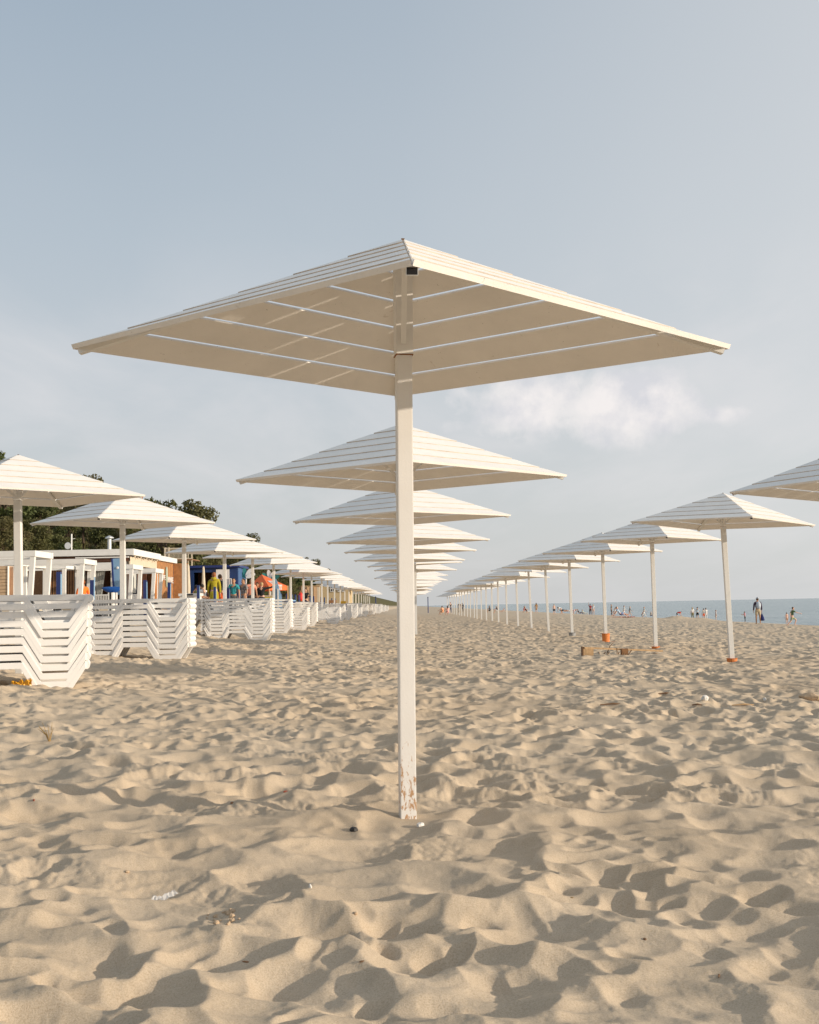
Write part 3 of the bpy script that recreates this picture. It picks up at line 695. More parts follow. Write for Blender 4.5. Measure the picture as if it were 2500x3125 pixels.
# sea side wall, facing +X
sd = MB(); cb(XR, XR + .06, 49.8, 55.0, 3.05, 3.40, sd); sd.build('lintel', M['cream'], cafe)
cb(XR + .0, XR + .05, 49.9, 51.2, 1.0, 3.05).build('window', M['glass'], cafe)
cb(XR + .05, XR + .08, 50.0, 50.75, 1.9, 3.0).build('curtain', M['curtain'], cafe)
for y0 in (51.25, 54.5): cb(XR, XR + .09, y0, y0 + .35, .95, 3.05).build('door_frame', M['orangewood'], cafe)
for y0 in (51.65, 54.9): cb(XR, XR + .10, y0, y0 + .1, .95, 3.05).build('door_frame', M['white'], cafe)
cb(XR - .6, XR - .5, 51.8, 54.5, .95, 3.05).build('doorway', M['brown'], cafe)
cb(XR + .0, XR + .12, 49.9, 51.6, .95, 1.85).build('counter', M['white'], cafe)
for k in range(9):
    y = 50.2 + k * .55; MB().ball((XR + .16 - O.x, y - O.y, 3.42 - .05 * (k % 2) - O.z), .045, 6, 4).build('bulb', M['cream'], cafe)
pn = MB()
for k in range(16): cb(XR - .04, XR + .02 + .006 * (k % 2), 55.12 + k * .24, 55.12 + k * .24 + .232, .8, 3.45, pn)
for k in range(2): cb(XR + .04 + 0 * k, XR + .75, 58.97, 59.03, .8, 3.44, pn) if k == 0 else None
pn.build('boarded_wall', mat('orange_brown_boards', (0.42, 0.20, 0.075), 0.7, 0.35, 5, 0.2), cafe)
def text(body, size, loc, rot, parent, name, m, depth=.02, sx=1.0):
    cu = bpy.data.curves.new('t', 'FONT'); cu.body = body; cu.size = size; cu.extrude = depth; cu.offset = size * .018; cu.align_x = 'CENTER'
    o = bpy.data.objects.new('t', cu); sc.collection.objects.link(o); bpy.context.view_layer.update()
    me = bpy.data.meshes.new_from_object(o.evaluated_get(bpy.context.evaluated_depsgraph_get())); bpy.data.objects.remove(o)
    me.materials.clear(); me.materials.append(m); q = link(name, me, parent); q.location = loc; q.rotation_euler = rot; q.scale = (sx, 1, 1); return q
rz90 = (math.pi / 2, 0, math.pi / 2)
text('МОРЕ', .30, (XR + .06 - O.x, 56.25 - O.y, 2.58 - O.z), rz90, cafe, 'lettering', M['white'], sx=1.35)
text('КАФЕ', .38, (XR + .06 - O.x, 58.1 - O.y, 2.46 - O.z), rz90, cafe, 'lettering', M['white'], sx=1.15)
su = MB(); su.poly_ext([(57.15 - O.y + .13 * math.sin(t) * (1 - .25 * math.cos(t)), 2.72 - O.z - .5 * math.cos(t)) for t in np.linspace(0, 6.1, 20)], 'x', XR + .05 - O.x, XR + .09 - O.x)
su.build('surfboard_emblem', mat('pale_green', (.45, .55, .45)), cafe)
ch = MB(); x = X_(348, 54) - O.x; ch.tube([(x, 3, ZT - O.z - .3), (x, 3, ZT + .62 - O.z)], .09, 10); ch.tube([(x, 3, ZT + .66 - O.z), (x, 3, ZT + .70 - O.z), (x, 3, ZT + .78 - O.z)], [.2, .19, .03], 10); ch.build('chimney', M['steel'], cafe)
an = MB(); x = X_(215, 52) - O.x; an.tube([(x, 2, ZT - O.z - .1), (x, 2, ZT + .82 - O.z)], .03, 6); an.bar((x, 2, ZT + .6 - O.z), (x + .15, 2, ZT + .62 - O.z), .02, .02)
ao = an.build('antenna', M['white'], cafe)
dm = MB(); n = 14; vs = [(x - .12 + .0, 1.93, ZT + .3 - O.z)]; dm.tube([(x - .10, 1.95, ZT + .3 - O.z), (x - .11, 1.90, ZT + .3 - O.z), (x - .12, 1.84, ZT + .3 - O.z)], [.02, .10, .15], 14); dm.build('dish', M['white'], ao)
# blue kiosk
ks = empty('blue_kiosk', (-10.4, 60, .85), 0, 'dark blue flat-roofed kiosk with an open serving hatch and a white board', 'kiosk'); O = Vector((-10.4, 60, .85))
xk0, xk1 = X_(520, 60), X_(722, 60); zk = Z_(1733, 640, 60)
m_ = MB(); cb(xk0, X_(588, 60), 60, 60.12, .7, zk, m_); cb(X_(646, 60), xk1, 60, 60.12, .7, zk, m_); cb(X_(588, 60), X_(646, 60), 60, 60.12, Z_(1747, 620, 60), zk, m_); cb(X_(588, 60), X_(646, 60), 60, 60.12, .7, 1.5, m_)
cb(xk0, xk0 + .1, 60.12, 63, .7, zk, m_); cb(xk0, xk1, 63, 63.1, .7, zk, m_); m_.build('wall', M['blue'], ks)
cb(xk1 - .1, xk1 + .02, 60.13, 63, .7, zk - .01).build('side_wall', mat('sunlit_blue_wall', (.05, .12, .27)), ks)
cb(xk0 - .1, xk1 + .12, 59.85, 63.2, zk + .003, zk + .12).build('roof', M['navy'], ks)
cb(X_(586, 60), X_(648, 60), 61.4, 61.5, .9, zk - .05).build('hatch_backdrop', M['darkbrown'], ks)
cb(X_(657, 60), X_(697, 60), 59.93, 59.99, Z_(1766, 680, 60), Z_(1738, 680, 60)).build('notice_board', M['white'], ks)
rr_ = MB()
for k in range(9): x = X_(664 + k * 5, 60); cb(x, x + .04, 59.7, 59.74, Z_(1782, 680, 60) - .3, Z_(1768, 680, 60), rr_)
cb(X_(662, 60), X_(706, 60), 59.69, 59.75, Z_(1768, 680, 60), Z_(1766, 680, 60), rr_); rr_.build('railing', M['white'], ks)
cb(xk1 + .03, xk1 + .07, 61.2, 62.2, 1.2, 2.5).build('window', M['white'], ks)
# balcony with white balustrade behind
bl = empty('white_balcony', (0, 0, 0), 0, 'white railed viewing balcony on posts behind the brown cafe wall', 'balcony')
def rectw(px0, py0, px1, py1, Y, d, mb=None):
    pm = (px0 + px1) / 2; return (mb or MB()).box(X_(px0, Y), X_(px1, Y), Y, Y + d, Z_(py1, pm, Y), Z_(py0, pm, Y))
Yb = 70.0
b_ = MB(); rectw(500, 1672, 556, 1675, Yb, .08, b_); rectw(527, 1703, 584, 1706, Yb, .08, b_)
for k in range(15): rectw(502 + k * 3.9, 1675.5, 503.3 + k * 3.9, 1702.5, Yb + .01, .05, b_)
rectw(498, 1671, 503.5, 1705, Yb - .02, .12, b_); rectw(509, 1671, 514, 1705, Yb - .02, .12, b_)
b_.build('balustrade', M['cream'], bl)
rectw(500, 1706.5, 584, 1709, Yb, 2.5).build('deck', M['brown'], bl)
for px in (515, 571, 582): rectw(px - 1.3, 1709.5 if px < 530 else 1690, px + 1.3, 1800, Yb + .2, .12).build('post', M['cream'], bl)
for px in (571.0, 582.0):
    pass
# closed cream parasols
for px, w_, py, lab in ((571, 13, 1722, 'tall furled cream parasol just right of the cafe wall'), (618, 11, 1729, 'furled cream parasol in front of the blue kiosk hatch')):
    Y = 53; c = empty('furled_parasol', (X_(px, Y), Y, G(X_(px, Y), Y)), 0, lab, 'parasol', 'furled cream parasols by the kiosk')
    h0 = Z_(1812, px, Y) - c.location.z; h1 = Z_(py, px, Y) - c.location.z; rw = w_ / F * Y / 2
    MB().tube([(0, 0, -.1), (0, 0, h1 - .1)], .03, 8).build('pole', M['white'], c)
    MB().tube([(0, 0, h0), (0, 0, h0 + .3), (0, 0, (h0 + h1) / 2), (0, 0, h1 - .1), (0, 0, h1)], [rw * 1.05, rw * 1.1, rw * .9, rw * .62, .03], 9).build('cover', M['cream'], c, smooth=False)
# cabanas: white timber frames
def cabana(px, py, Y, wpx, dep, label, lean=.0):
    xr = X_(px, Y); zt = Z_(py, px, Y); zg = G(xr - 1, Y); wdt = wpx
    c = empty('cabana_frame', (xr, Y, zg), 0, label, 'cabana', 'white timber cabana frames behind the loungers'); h = zt - zg; p = .13
    for a, b in ((0, 0), (-wdt, 0), (0, dep), (-wdt, dep)):
        MB().bar((a - lean, b, -.1), (a - .0, b, h - .18), p, p, (0, 1, 0)).build('post', M['white'], c)
    for (a, b) in (((-wdt - .09, 0, h - .09), (.09, 0, h - .09)), ((-wdt - .09, dep, h - .09), (.09, dep, h - .09)), ((.0, .095, h - .092), (.0, dep - .095, h - .092)), ((-wdt, .095, h - .092), (-wdt, dep - .095, h - .092))):
        MB().bar(a, b, .17, .17).build('beam', M['white'], c)
    MB().box(-wdt + .1, -.1, .1, dep - .1, .25, .42).build('bed', M['cream'], c)
    return c
cabana(97, 1680, 34.0, 2.6, 1.55, 'largest white cabana frame, nearest, left of the cafe', .12)
cabana(73, 1714, 41.8, 2.2, 2.3, 'small white cabana frame seen through the nearest cabana')
cabana(248, 1705, 40.5, 2.4, 1.45, 'white cabana frame beside the seated person in orange', .12)
cabana(193, 1721, 44.5, 2.0, 1.7, 'white cabana frame before the slatted brown wall')
cabana(398, 1722, 45.5, 2.0, 1.5, 'white cabana frame beside the light blue board', .1)
cabana(467, 1734, 48.5, 1.6, 1.4, 'farthest white cabana frame, before the brown cafe wall', .12)
# beige boarded hut at the left edge
hb = empty('boarded_hut', (0, 0, 0), 0, 'beige boarded changing hut at the left edge behind the stack', 'hut')
w0 = rectw(-60, 1728, 20, 1830, 37, 1.5).build('front_wall', M['beige_board'], hb)
g2 = MB()
for k in range(9): rectw(-60, 1729.5 + k * 10, 20, 1738 + k * 10, 36.96, .03, g2)
g2.build('boards', M['beige_board'], w0)
rectw(21, 1729, 37, 1830, 37.2, .5).build('side_panel', mat('pale_peach_board', (.75, .52, .36)), hb); rectw(37.6, 1729, 39.3, 1830, 37.15, .1).build('trim', M['white'], hb); rectw(19.4, 1728, 20.8, 1830, 36.94, .12).build('trim', M['white'], hb)
# light blue upright board next to the cafe
lb = MB(); Y = 44.0; pts = [(X_(a, Y), Z_(b, 350, Y)) for a, b in ((342, 1815), (337, 1705), (366, 1704), (380, 1815))]
o = MB().poly_ext(pts, 'y', Y, Y + .08).build('upright_panel', M['lightblue'], None, .01); tag(o, 'tall light blue panel standing between the curtain and the second pole', 'panel')
e_ = MB().poly_ext([(X_(342, Y), Z_(1815, 350, Y)), (X_(337, Y), Z_(1705, 350, Y)), (X_(341, Y), Z_(1705, 350, Y)), (X_(347.5, Y), Z_(1815, 350, Y))], 'y', Y - .05, Y - .003).build('edge_band', M['navy'], o)
MB().ball((X_(356, Y), Y - .02, Z_(1733, 350, Y)), (.05, .02, .05)).build('bracket', M['white'], o)
# blue kayak on trestle
ky = MB(); Y = 30.0; x0, x1 = X_(308, Y), X_(374, Y); zc = Z_(1800, 350, Y)
ky.tube([(x0 + (x1 - x0) * t, Y, zc + .05 * (1 - math.sin(t * math.pi))) for t in np.linspace(0, 1, 12)], [max(.015, .085 * math.sin(t * math.pi) ** .6) for t in np.linspace(0, 1, 12)], 10)
o = ky.build('kayak', mat('glossy_blue', (.01, .09, .36), .25), None, smooth=True); tag(o, 'glossy blue kayak lying behind the second pole above the loungers', 'kayak')
MB().box(x0 + .25, x0 + .33, Y - .25, Y + .25, G(x0, Y) - .1, zc - .07).build('support', M['white'], o); MB().box(x1 - .33, x1 - .25, Y - .25, Y + .25, G(x1, Y) - .1, zc - .07).build('support', M['white'], o)
# low white tables / boxes by the kiosk
t_ = MB(); rectw(541, 1811, 606, 1819, 46, .8, t_); o = t_.build('bar_counter', M['white']); tag(o, 'low white counter between the third pole and the kiosk', 'counter')
rectw(560, 1813, 585, 1816.5, 45.95, .04).build('slot', M['dark'], o); rectw(545, 1819.5, 602, 1835, 46.05, .7).build('base', M['white'], o)
# orange gazebo with white lettering
gz = empty('orange_gazebo', (0, 0, 0), 0, 'orange pyramid gazebo with faded white lettering behind the group of people', 'gazebo')
Y0, Y1 = 57.0, 60.4; xg0, xg1 = X_(742, Y0), X_(866, Y0) ; ze = Z_(1788, 800, Y0); za = Z_(1753, 786, 58.5); ap = ((xg0 + xg1) / 2 - .35, 58.7, za)
corners = [(xg0, Y0 + 1.2, ze), (xg0 + 1.15, Y0, ze), (xg1, Y0 + .9, ze), (xg1 - 1.0, Y1 + .3, ze)]
g_ = MB()
for k in range(4):
    a, b = Vector(corners[k]), Vector(corners[(k + 1) % 4]); dn = Vector((0, 0, -.22)); c_ = (a + b) / 2; inn = (Vector(ap) - c_); inn.z = 0; inn = inn.normalized() * .02
    g_.add([a, b, Vector(ap), a + inn, b + inn, Vector(ap) - Vector((0, 0, .02))], [(0, 1, 2), (5, 4, 3), (0, 3, 4, 1)])
    g_.add([a, b, b + dn, a + dn, a + inn, b + inn, b + dn + inn, a + dn + inn], [(0, 3, 2, 1), (4, 5, 6, 7), (2, 3, 7, 6)])
g_.build('canopy', M['orange'], gz)
for c_ in corners: MB().tube([(c_[0] * .995, c_[1] + .03, .7), (c_[0] * .995, c_[1] + .03, ze)], .035, 8).build('leg', M['plank'], gz)
def on_plane(a, b, c, u, v): # u along a->b, v towards c
    a, b, c = Vector(a), Vector(b), Vector(c); return a + (b - a) * u + (c - (a + b) / 2) * v
def lettering(a, b, c, u0, u1, v0, v1, n, parent, m, off):
    a, b, c = Vector(a), Vector(b), Vector(c); nn = (b - a).cross(c - a).normalized(); nn = nn if nn.y < 0 else -nn; mb = MB(); rr = random.Random(3)
    for k in range(n):
        ua = u0 + (u1 - u0) * k / n; ub = ua + (u1 - u0) / n * .78; st = rr.choice([(0, 1), (0, .35), (.6, 1)])
        for (p0, p1, q0, q1) in ((ua, ua + (ub - ua) * .3, 0, 1), (ub - (ub - ua) * .3, ub, st[0], st[1]), (ua + (ub - ua) * .31, ub - (ub - ua) * .31, .8, 1), (ua + (ub - ua) * .31, ub - (ub - ua) * .31, .0 if k % 2 else .42, .2 if k % 2 else .6)):
            P = [on_plane(a, b, c, x, v0 + (v1 - v0) * y) + nn * o_ for o_ in (off, off + .01) for x, y in ((p0, q0), (p1, q0), (p1, q1), (p0, q1))]
            mb.hexa(P)
    return mb.build('lettering', m, parent)
lettering(corners[1], corners[2], ap, .30, .62, .16, .40, 5, gz, M['white'], .012)
lettering(Vector(corners[1]) - Vector((0, 0, .19)), Vector(corners[2]) - Vector((0, 0, .19)), Vector(corners[1]) * .5 + Vector(corners[2]) * .5 + Vector((0, -.01, .2)), .34, .72, .0, .62, 8, gz, M['white'], .02)
# leaf shaped flags beside it
for px, py, lab, k in ((748, 1757, 'teal and white leaf-shaped decoration left of the gazebo peak', 0), (822, 1763, 'pale leaf-shaped decoration right of the gazebo peak', 1)):
    Y = 61.5; f = empty('leaf_decoration', (X_(px, Y), Y, G(X_(px, Y), Y)), 0, lab, 'decoration', 'leaf-shaped decorations by the gazebo'); zt = Z_(py, px, Y) - f.location.z
    MB().tube([(0, 0, -.1), (0, 0, zt - .1)], .03, 6).build('pole', M['white'], f)
    for j, (ang, m_) in enumerate(((-.9, M['teal']), (-.2, M['white'] if k else M['teal']), (.5, M['white']), (1.2, M['white'] if not k else M['teal']))):
        ol = [(math.sin(t) * .11, .26 - .26 * math.cos(t)) for t in np.linspace(0, 6.28, 13)[:-1]]; ol = [(x * math.cos(ang) + z * math.sin(ang), -x * math.sin(ang) + z * math.cos(ang) + zt - .1) for x, z in ol]
        MB().poly_ext(ol, 'y', -.02 - .03 * j, -.03 * j).build('leaf', m_, f)
# upright surfboard
sb = MB(); Y = 55.0; xs = X_(845, Y); zg = G(xs, Y); zt = Z_(1769, 845, Y) - zg
sb.poly_ext([(math.sin(t) * .17 * (1 + .12 * math.cos(t)) + .12 * math.cos(t), zt / 2 - (zt / 2 + .05) * math.cos(t)) for t in np.linspace(0, 6.28, 25)[:-1]], 'y', -.03, .03)
o = sb.build('surfboard', M['lightblue'], None, .012); o.location = (xs, Y, zg); tag(o, 'light blue surfboard standing upright in the sand by the gazebo', 'surfboard')
MB().box(-.03, .03, -.06, -.031, .2, zt * .8).build('stripe', M['white'], o)
# blue bin/tank, sand-yellow box
Y = 58.0; tb_ = MB(); zg = .8; tb_.tube([(0, 0, -.1), (0, 0, 1.0), (0, 0, 1.08)], [.42, .5, .52], 14); o = tb_.build('water_tank', M['blue']); o.location = (X_(866, Y), Y, G(X_(866, Y), Y)); tag(o, 'round blue water tank under the canopies right of the gazebo', 'tank')
MB().tube([(0, 0, 1.081), (0, 0, 1.14)], [.53, .5], 14).build('lid', M['lightblue'], o)
Y = 56.0; o = MB().box(-.45, .45, 0, .5, -.1, 1.02).build('crate', mat('yellow_plastic', (.62, .50, .06)), None, .01); o.location = (X_(812, Y), Y, G(X_(812, Y), Y)); tag(o, 'yellow crate under the orange gazebo', 'crate'); MB().box(-.47, .47, -.02, .52, 1.021, 1.08).build('rim', M['cream'], o)
# far ochre house with white windows
hs = empty('ochre_house', (0, 0, 0), 0, 'ochre far house with white cross-barred windows behind the loungers', 'house')
Y = 120.0; rectw(962, 1776, 1062, 1850, Y, 7).build('wall', M['yellowwall'], hs)
rectw(958, 1772, 1066, 1775.5, Y - .4, 8).build('roof', M['cream'], hs)
for a, b in ((1004, 1018), (1027, 1037.5), (1039.5, 1050)):
    f = rectw(a, 1787, b, 1806, Y - .06, .05).build('window', M['glass'], hs); g_ = MB()
    for q in (a, (a + b) / 2 - .7, b - 1.4): rectw(q, 1787, q + 1.4, 1806, Y - .1, .035, g_)
    for q in (1787, 1796, 1804.6): rectw(a, q, b, q + 1.4, Y - .106, .03, g_)
    g_.build('frame', M['white'], f)
o = empty('beige_shed', (0, 0, 0), 0, 'beige board screen left of the ochre house', 'screen'); rectw(916, 1790, 972, 1850, 92, .15).build('panel', M['beige_board'], o); rectw(915, 1787.5, 973, 1789.6, 91.95, .25).build('top_rail', M['plank'], o)
for px in (933, 953): rectw(px, 1790, px + 2.2, 1850, 91.9, .09).build('upright', M['plank'], o)
rectw(964.5, 1792, 971.5, 1850, 91.5, .2).build('arch', M['cream'], o)
o = empty('wooden_table', (X_(1010, 90), 90, G(X_(1010, 90), 90)), 0, 'brown wooden table on thin legs in front of the ochre house', 'table'); MB().box(-.3, .3, -.3, .3, 1.12, 1.32).build('top', M['brown'], o)
for a in (-.22, .22):
    for b in (-.22, .22): MB().box(a - .025, a + .025, b - .025, b + .025, -.1, 1.12).build('leg', M['brown'], o)
o = empty('blue_chair', (X_(1043, 92), 92, G(X_(1043, 92), 92)), 0, 'tall dark blue chair with a yellow top near the ochre house', 'chair'); MB().box(-.26, .26, -.2, .2, .55, 1.15).build('seat', M['postblue'], o); MB().box(-.2, .2, -.1, .1, 1.151, 1.36).build('cushion', mat('yellow_cloth', (.8, .45, .04)), o)
for a in (-.22, .18): MB().box(a, a + .04, -.15, .15, -.1, .55).build('leg', M['postblue'], o)
# blue posts of the boardwalk rail
prev = None
for k in range(28):
    off = [1070, 970, 808, 737, 648, 598, 557, 525, 497, 474, 451, 433, 416, 398, 380, 365][k] if k < 16 else 365 - (k - 15) * 11
    Y = 27345 / off; x = -7.55; p = MB(); p.box(-.045, .045, -.045, .045, -.2, 2.0 - G(x, Y) - (.12 if k == 1 else 0)); o = p.build('blue_post', M['postblue']); o.location = (x, Y, G(x, Y)); o.rotation_euler = (rt(.01), rt(.012), 0)
    px = 1254 - off
    MB().box(.046, .052, -.045, .045, .3, 1.95 - G(x, Y)).build('edge_strip', M['lightblue'], o)
    lab = {0: 'blue post left of the orange seated person', 1: 'blue post below the hanging curtain', 2: 'blue post in front of the cafe door', 3: 'blue post at the right end of the brown cafe wall', 4: 'blue post left of the yellow hoodie', 5: 'blue post right behind the yellow hoodie', 6: 'blue post before the person in teal', 7: 'blue post left of the patterned top', 8: 'blue post before the person in peach', 9: 'blue post before the pair in black', 10: 'blue post right of the pointing arm', 11: 'blue post under the orange gazebo'}.get(k, 'slim blue boardwalk post, %s of the line' % (ordn[k + 1] if k < 26 else 'near the end'))
    if k in (26, 27): lab = ['slim blue boardwalk post, last but one of the line', 'last slim blue boardwalk post of the line'][k - 26]
    tag(o, lab, 'post', 'blue posts along the boardwalk')
for px, y0, y1, Y, lab in ((1301, 1823, 1857, 190, 'thin dark pole standing alone right of the main pole on the skyline'), (1142, 1822, 1842, 185, 'short dark pole on the skyline above the last loungers'), (1992, 1859, 1884, 84, 'dark mooring post close beside the pole over the bench')):
    z = G(X_(px, Y), Y); o = MB().tube([(0, 0, -.2), (0, 0, Z_(y0, px, Y) - z)], .07 if Y > 100 else .05, 8).build('dark_post', M['navy'] if Y > 100 else M['bark']); o.location = (X_(px, Y), Y, z); tag(o, lab, 'post')
    MB().ball((0, 0, Z_(y0, px, Y) - z), .09, 8, 5).build('post_cap', M['dark'], o)
# ------------------------------------------------------------------ bench, branches and things lying on the sand
p0 = on_ground(1788, 2004); p1 = on_ground(2012, 2001); p0.z = max(p0.z, H(p0.x, p0.y)) + .07; p1.z = max(p1.z, H(p1.x, p1.y)) + .05
bn = empty('plank_bench', (p0.x, p0.y, p0.z), 0, 'long low bench of a single pale plank resting on blocks in the sand', 'bench'); dv = Vector((p1.x - p0.x, p1.y - p0.y, p1.z - p0.z)); 
MB().bar((-.05, 0, .125), dv + Vector((.05, 0, .02)), .22, .035).build('plank', M['plank'], bn)
MB().box(-.06, .16, -.1, .1, -.05, .105).build('block', M['plank'], bn); MB().box(-.085, -.061, -.105, .105, -.05, .15).build('end_board', M['driftwood'], bn)
MB().box(.78, .92, -.08, .1, -.05, .088).build('block', M['brown'], bn)
bs = [((1852, 1995), (1862, 1972), (1872, 1962)), ((1828, 1990), (1830, 2003)), ((1848, 1990), (1838, 2004)), ((1860, 1990), (1850, 2004)), ((1883, 1978), (1884, 2000)), ((1890, 1990), (1884, 2004)), ((1904, 1992), (1905, 2003)), ((1912, 1994), (1906, 2005)), ((1928, 1984), (1914, 2004))]
for i, b in enumerate(bs):
    Y = p0.y - .16 + .04 * (i % 3) if i else p0.y + .3; o = MB().tube([at(x, y, Y) for x, y in b], [.013, .009, .004][:len(b)] if len(b) == 3 else [.012, .009], 6).build('branch', M['driftwood'])
    tag(o, ['forked dry branch sticking up behind the bench plank', 'short thin stick under the left part of the bench', 'left leaning stick below the bench plank', 'dark stick leaning beside the bench block', 'upright stub of branch rising over the bench', 'thin stick right of the bench block', 'short upright stick below the bench middle', 'thin leaning stick below the bench middle', 'thick dark branch end leaning on the bench plank'][i], 'branch', 'dry branches under the plank bench')
def lump(name, px, py, size, m, label, cat, seed=0, sc3=(1, 1, .6), group=None):
    p = on_ground(px, py, 2.2); rr = random.Random(seed * 7 + 1); mb = MB(); mb.ball((0, 0, 0), size, 9, 7)
    mb.v = [tuple(c * (1 + rr.uniform(-.16, .16)) * s for c, s in zip(v, sc3)) for v in mb.v]
    o = mb.build(name, m, None, smooth=False); o.location = (p.x, p.y, H(p.x, p.y) + size * sc3[2] * .35); o.rotation_euler = (0, 0, seed); return tag(o, label, cat, group)
# the relief lifts or lowers these spots, so step along the ray until it meets the real surface
def on_sand(px, py):
    d = ray(px, py); Y = np.geomspace(2.3, 40, 3000); X = d.x / d.y * Y; Z = CZ + d.z / d.y * Y; g = height(X, Y)
    i = np.argmax(Z <= g); return Vector((X[i], Y[i], g[i]))
def lump2(name, px, py, size, m, label, cat, seed=0, sc3=(1, 1, .6), group=None):
    o = lump(name, px, py, size, m, label, cat, seed, sc3, group); p = on_sand(px, py); o.location = (p.x, p.y, p.z + size * sc3[2] * .3); return o
lump2('white_stone', 1283, 2522, .022, M['stone'], 'angular white stone at the foot of the main pole', 'stone', 1, (1.2, .9, .7))
lump2('dark_stone', 1080, 2536, .026, M['darkstone'], 'smooth black stone left of the main pole foot', 'stone', 2, (1, .8, .55))
lump2('shell_bit', 947, 2710, .009, M['stone'], 'small pale shell bit in the foreground', 'shell', 3, (.7, .6, 1.2))
lump2('red_shard', 871, 2417, .012, M['redstone'], 'small reddish shard in the sand left of the pole', 'shard', 4, (1.3, .7, .5))
lump2('red_shard', 103, 2444, .012, M['redstone'], 'thin dark red shard near the left edge', 'shard', 5, (1.5, .5, .4))
lump2('pebble', 388, 2662, .010, M['crumb'], 'sandy brown pebble above the plastic wrapper', 'pebble', 6)
lump2('pebble', 1085, 2790, .009, M['crumb'], 'sandy pebble half buried in the foreground', 'pebble', 7)
lump2('pebble', 708, 2452, .010, M['brown'], 'brown pebble near the left middle of the sand', 'pebble', 8)
lump2('bark_chip', 750, 2938, .009, M['brown'], 'red-brown bark chip in the lower foreground', 'chip', 9, (1.4, .5, .3))
lump2('bark_chip', 1105, 2935, .008, M['driftwood'], 'dark bark chip right of the foreground hollow', 'chip', 10, (1.2, .6, .3))
lump2('bark_chip', 1968, 2868, .009, M['driftwood'], 'dark chip on the right foreground crest', 'chip', 11, (1, .7, .4))
lump2('bark_chip', 1745, 2740, .006, M['straw'], 'straw coloured chip in the middle right sand', 'chip', 12, (1.4, .5, .3))
lump2('white_shell', 2152, 2135, .045, M['stone'], 'white shell on the sand at the right, beyond the nearest hollows', 'shell', 13, (1, .7, .8))
lump2('white_shell', 2335, 2138, .03, M['stone'], 'pale shell at the right between driftwood bits', 'shell', 14, (1, .7, .8))
lump2('sand_crust', 2470, 2132, .10, M['crumb'], 'crusted sand lump at the right edge', 'lump', 15, (1.3, .8, .5))
for k in range(26):
    a = random.uniform(0, 6.28); r_ = random.random() ** .5; s_ = random.choice([.004, .005, .006, .008, .011])
    o = lump2('sand_crumb', 690 + r_ * 62 * math.cos(a), 2800 + r_ * 26 * math.sin(a), s_, M['crumb'], 'small crumb of damp sand in the cluster in the foreground hollow', 'sand crumb', 20 + k, (1, 1, .8), 'crumbs of damp sand in the foreground hollow')
for i, (px, py, L_, an_, lab) in enumerate(((950 * 0 + 1870, 2154, .5, .1, 'thin dark driftwood stick right of the pole in the middle distance'), (2030, 2120, .34, .05, 'flat dark driftwood piece beyond the middle sand'), (2128, 2156, .2, -.2, 'short dark stick left of the white shell'), (2268, 2156, .42, .0, 'pale driftwood piece with a dark end at the right'), (2195, 2982, .05, 1.2, 'tiny twig in the right foreground'))):
    p = on_sand(px, py); d = Vector((math.cos(an_), math.sin(an_), 0)) * L_ / 2; L_ *= .55; d *= .55; r_ = .010 if L_ > .1 else .003
    o = MB().tube([-d, d * .1 + Vector((0, 0, r_)), d], [r_ * .6, r_, r_ * .5], 7).build('driftwood', M['driftwood'] if i != 3 else M['plank']); o.location = p + Vector((0, 0, r_)); tag(o, lab, 'stick')
# dry sprig
p = on_sand(152, 2262); sp = empty('dry_sprig', p, 0, 'dry brown sprig of beach grass at the left', 'plant'); mb = MB(); rr = random.Random(2)
for k in range(11):
    a = rr.uniform(0, 6.28); mb.tube([(0, 0, -.02), (.02 * math.cos(a) - .01, .02 * math.sin(a), .05), (.06 * math.cos(a) - .035, .05 * math.sin(a), rr.uniform(.09, .15))], [.0035, .003, .001], 4)
mb.build('stems', M['straw'], sp)
# crumpled clear wrapper
p = on_sand(505, 2745); V = []; n = 12
for i in range(n):
    for j in range(4):
        u = i / (n - 1) * 2 - 1; V.append((u * .05 + .004 * math.sin(j * 2 + i), .011 * (j - 1.5) + .008 * math.sin(i * .9), .006 * math.sin(i * 1.3 + j * 2.1) + .012))
o = MB().add(V, [(i * 4 + j, i * 4 + j + 1, i * 4 + j + 5, i * 4 + j + 4) for i in range(n - 1) for j in range(3)]).build('plastic_wrapper', M['film']); o.location = p; o.rotation_euler = (0.25, -0.15, .7); tag(o, 'crumpled clear plastic wrapper lying in a shaded hollow', 'wrapper')
# yellow packet under the nearest loungers
p = at(68, 2075, 14.6); p.z = H(p.x, p.y); V = []; n = 14
for i in range(n):
    for j in range(5):
        u = i / (n - 1) * 2 - 1; V.append((u * .13, .03 * (j - 2) + .02 * math.sin(i * 1.3), .03 + .035 * (u + 1) + .018 * math.sin(i * 2.1 + j * 1.9)))
o = MB().add(V, [(i * 5 + j, i * 5 + j + 1, i * 5 + j + 6, i * 5 + j + 5) for i in range(n - 1) for j in range(4)]).build('crumpled_packet', M['yellowfoil']); o.location = p; o.rotation_euler = (1.0, 0, .1); tag(o, 'crumpled yellow and orange packet by the foot of the left pole', 'packet')
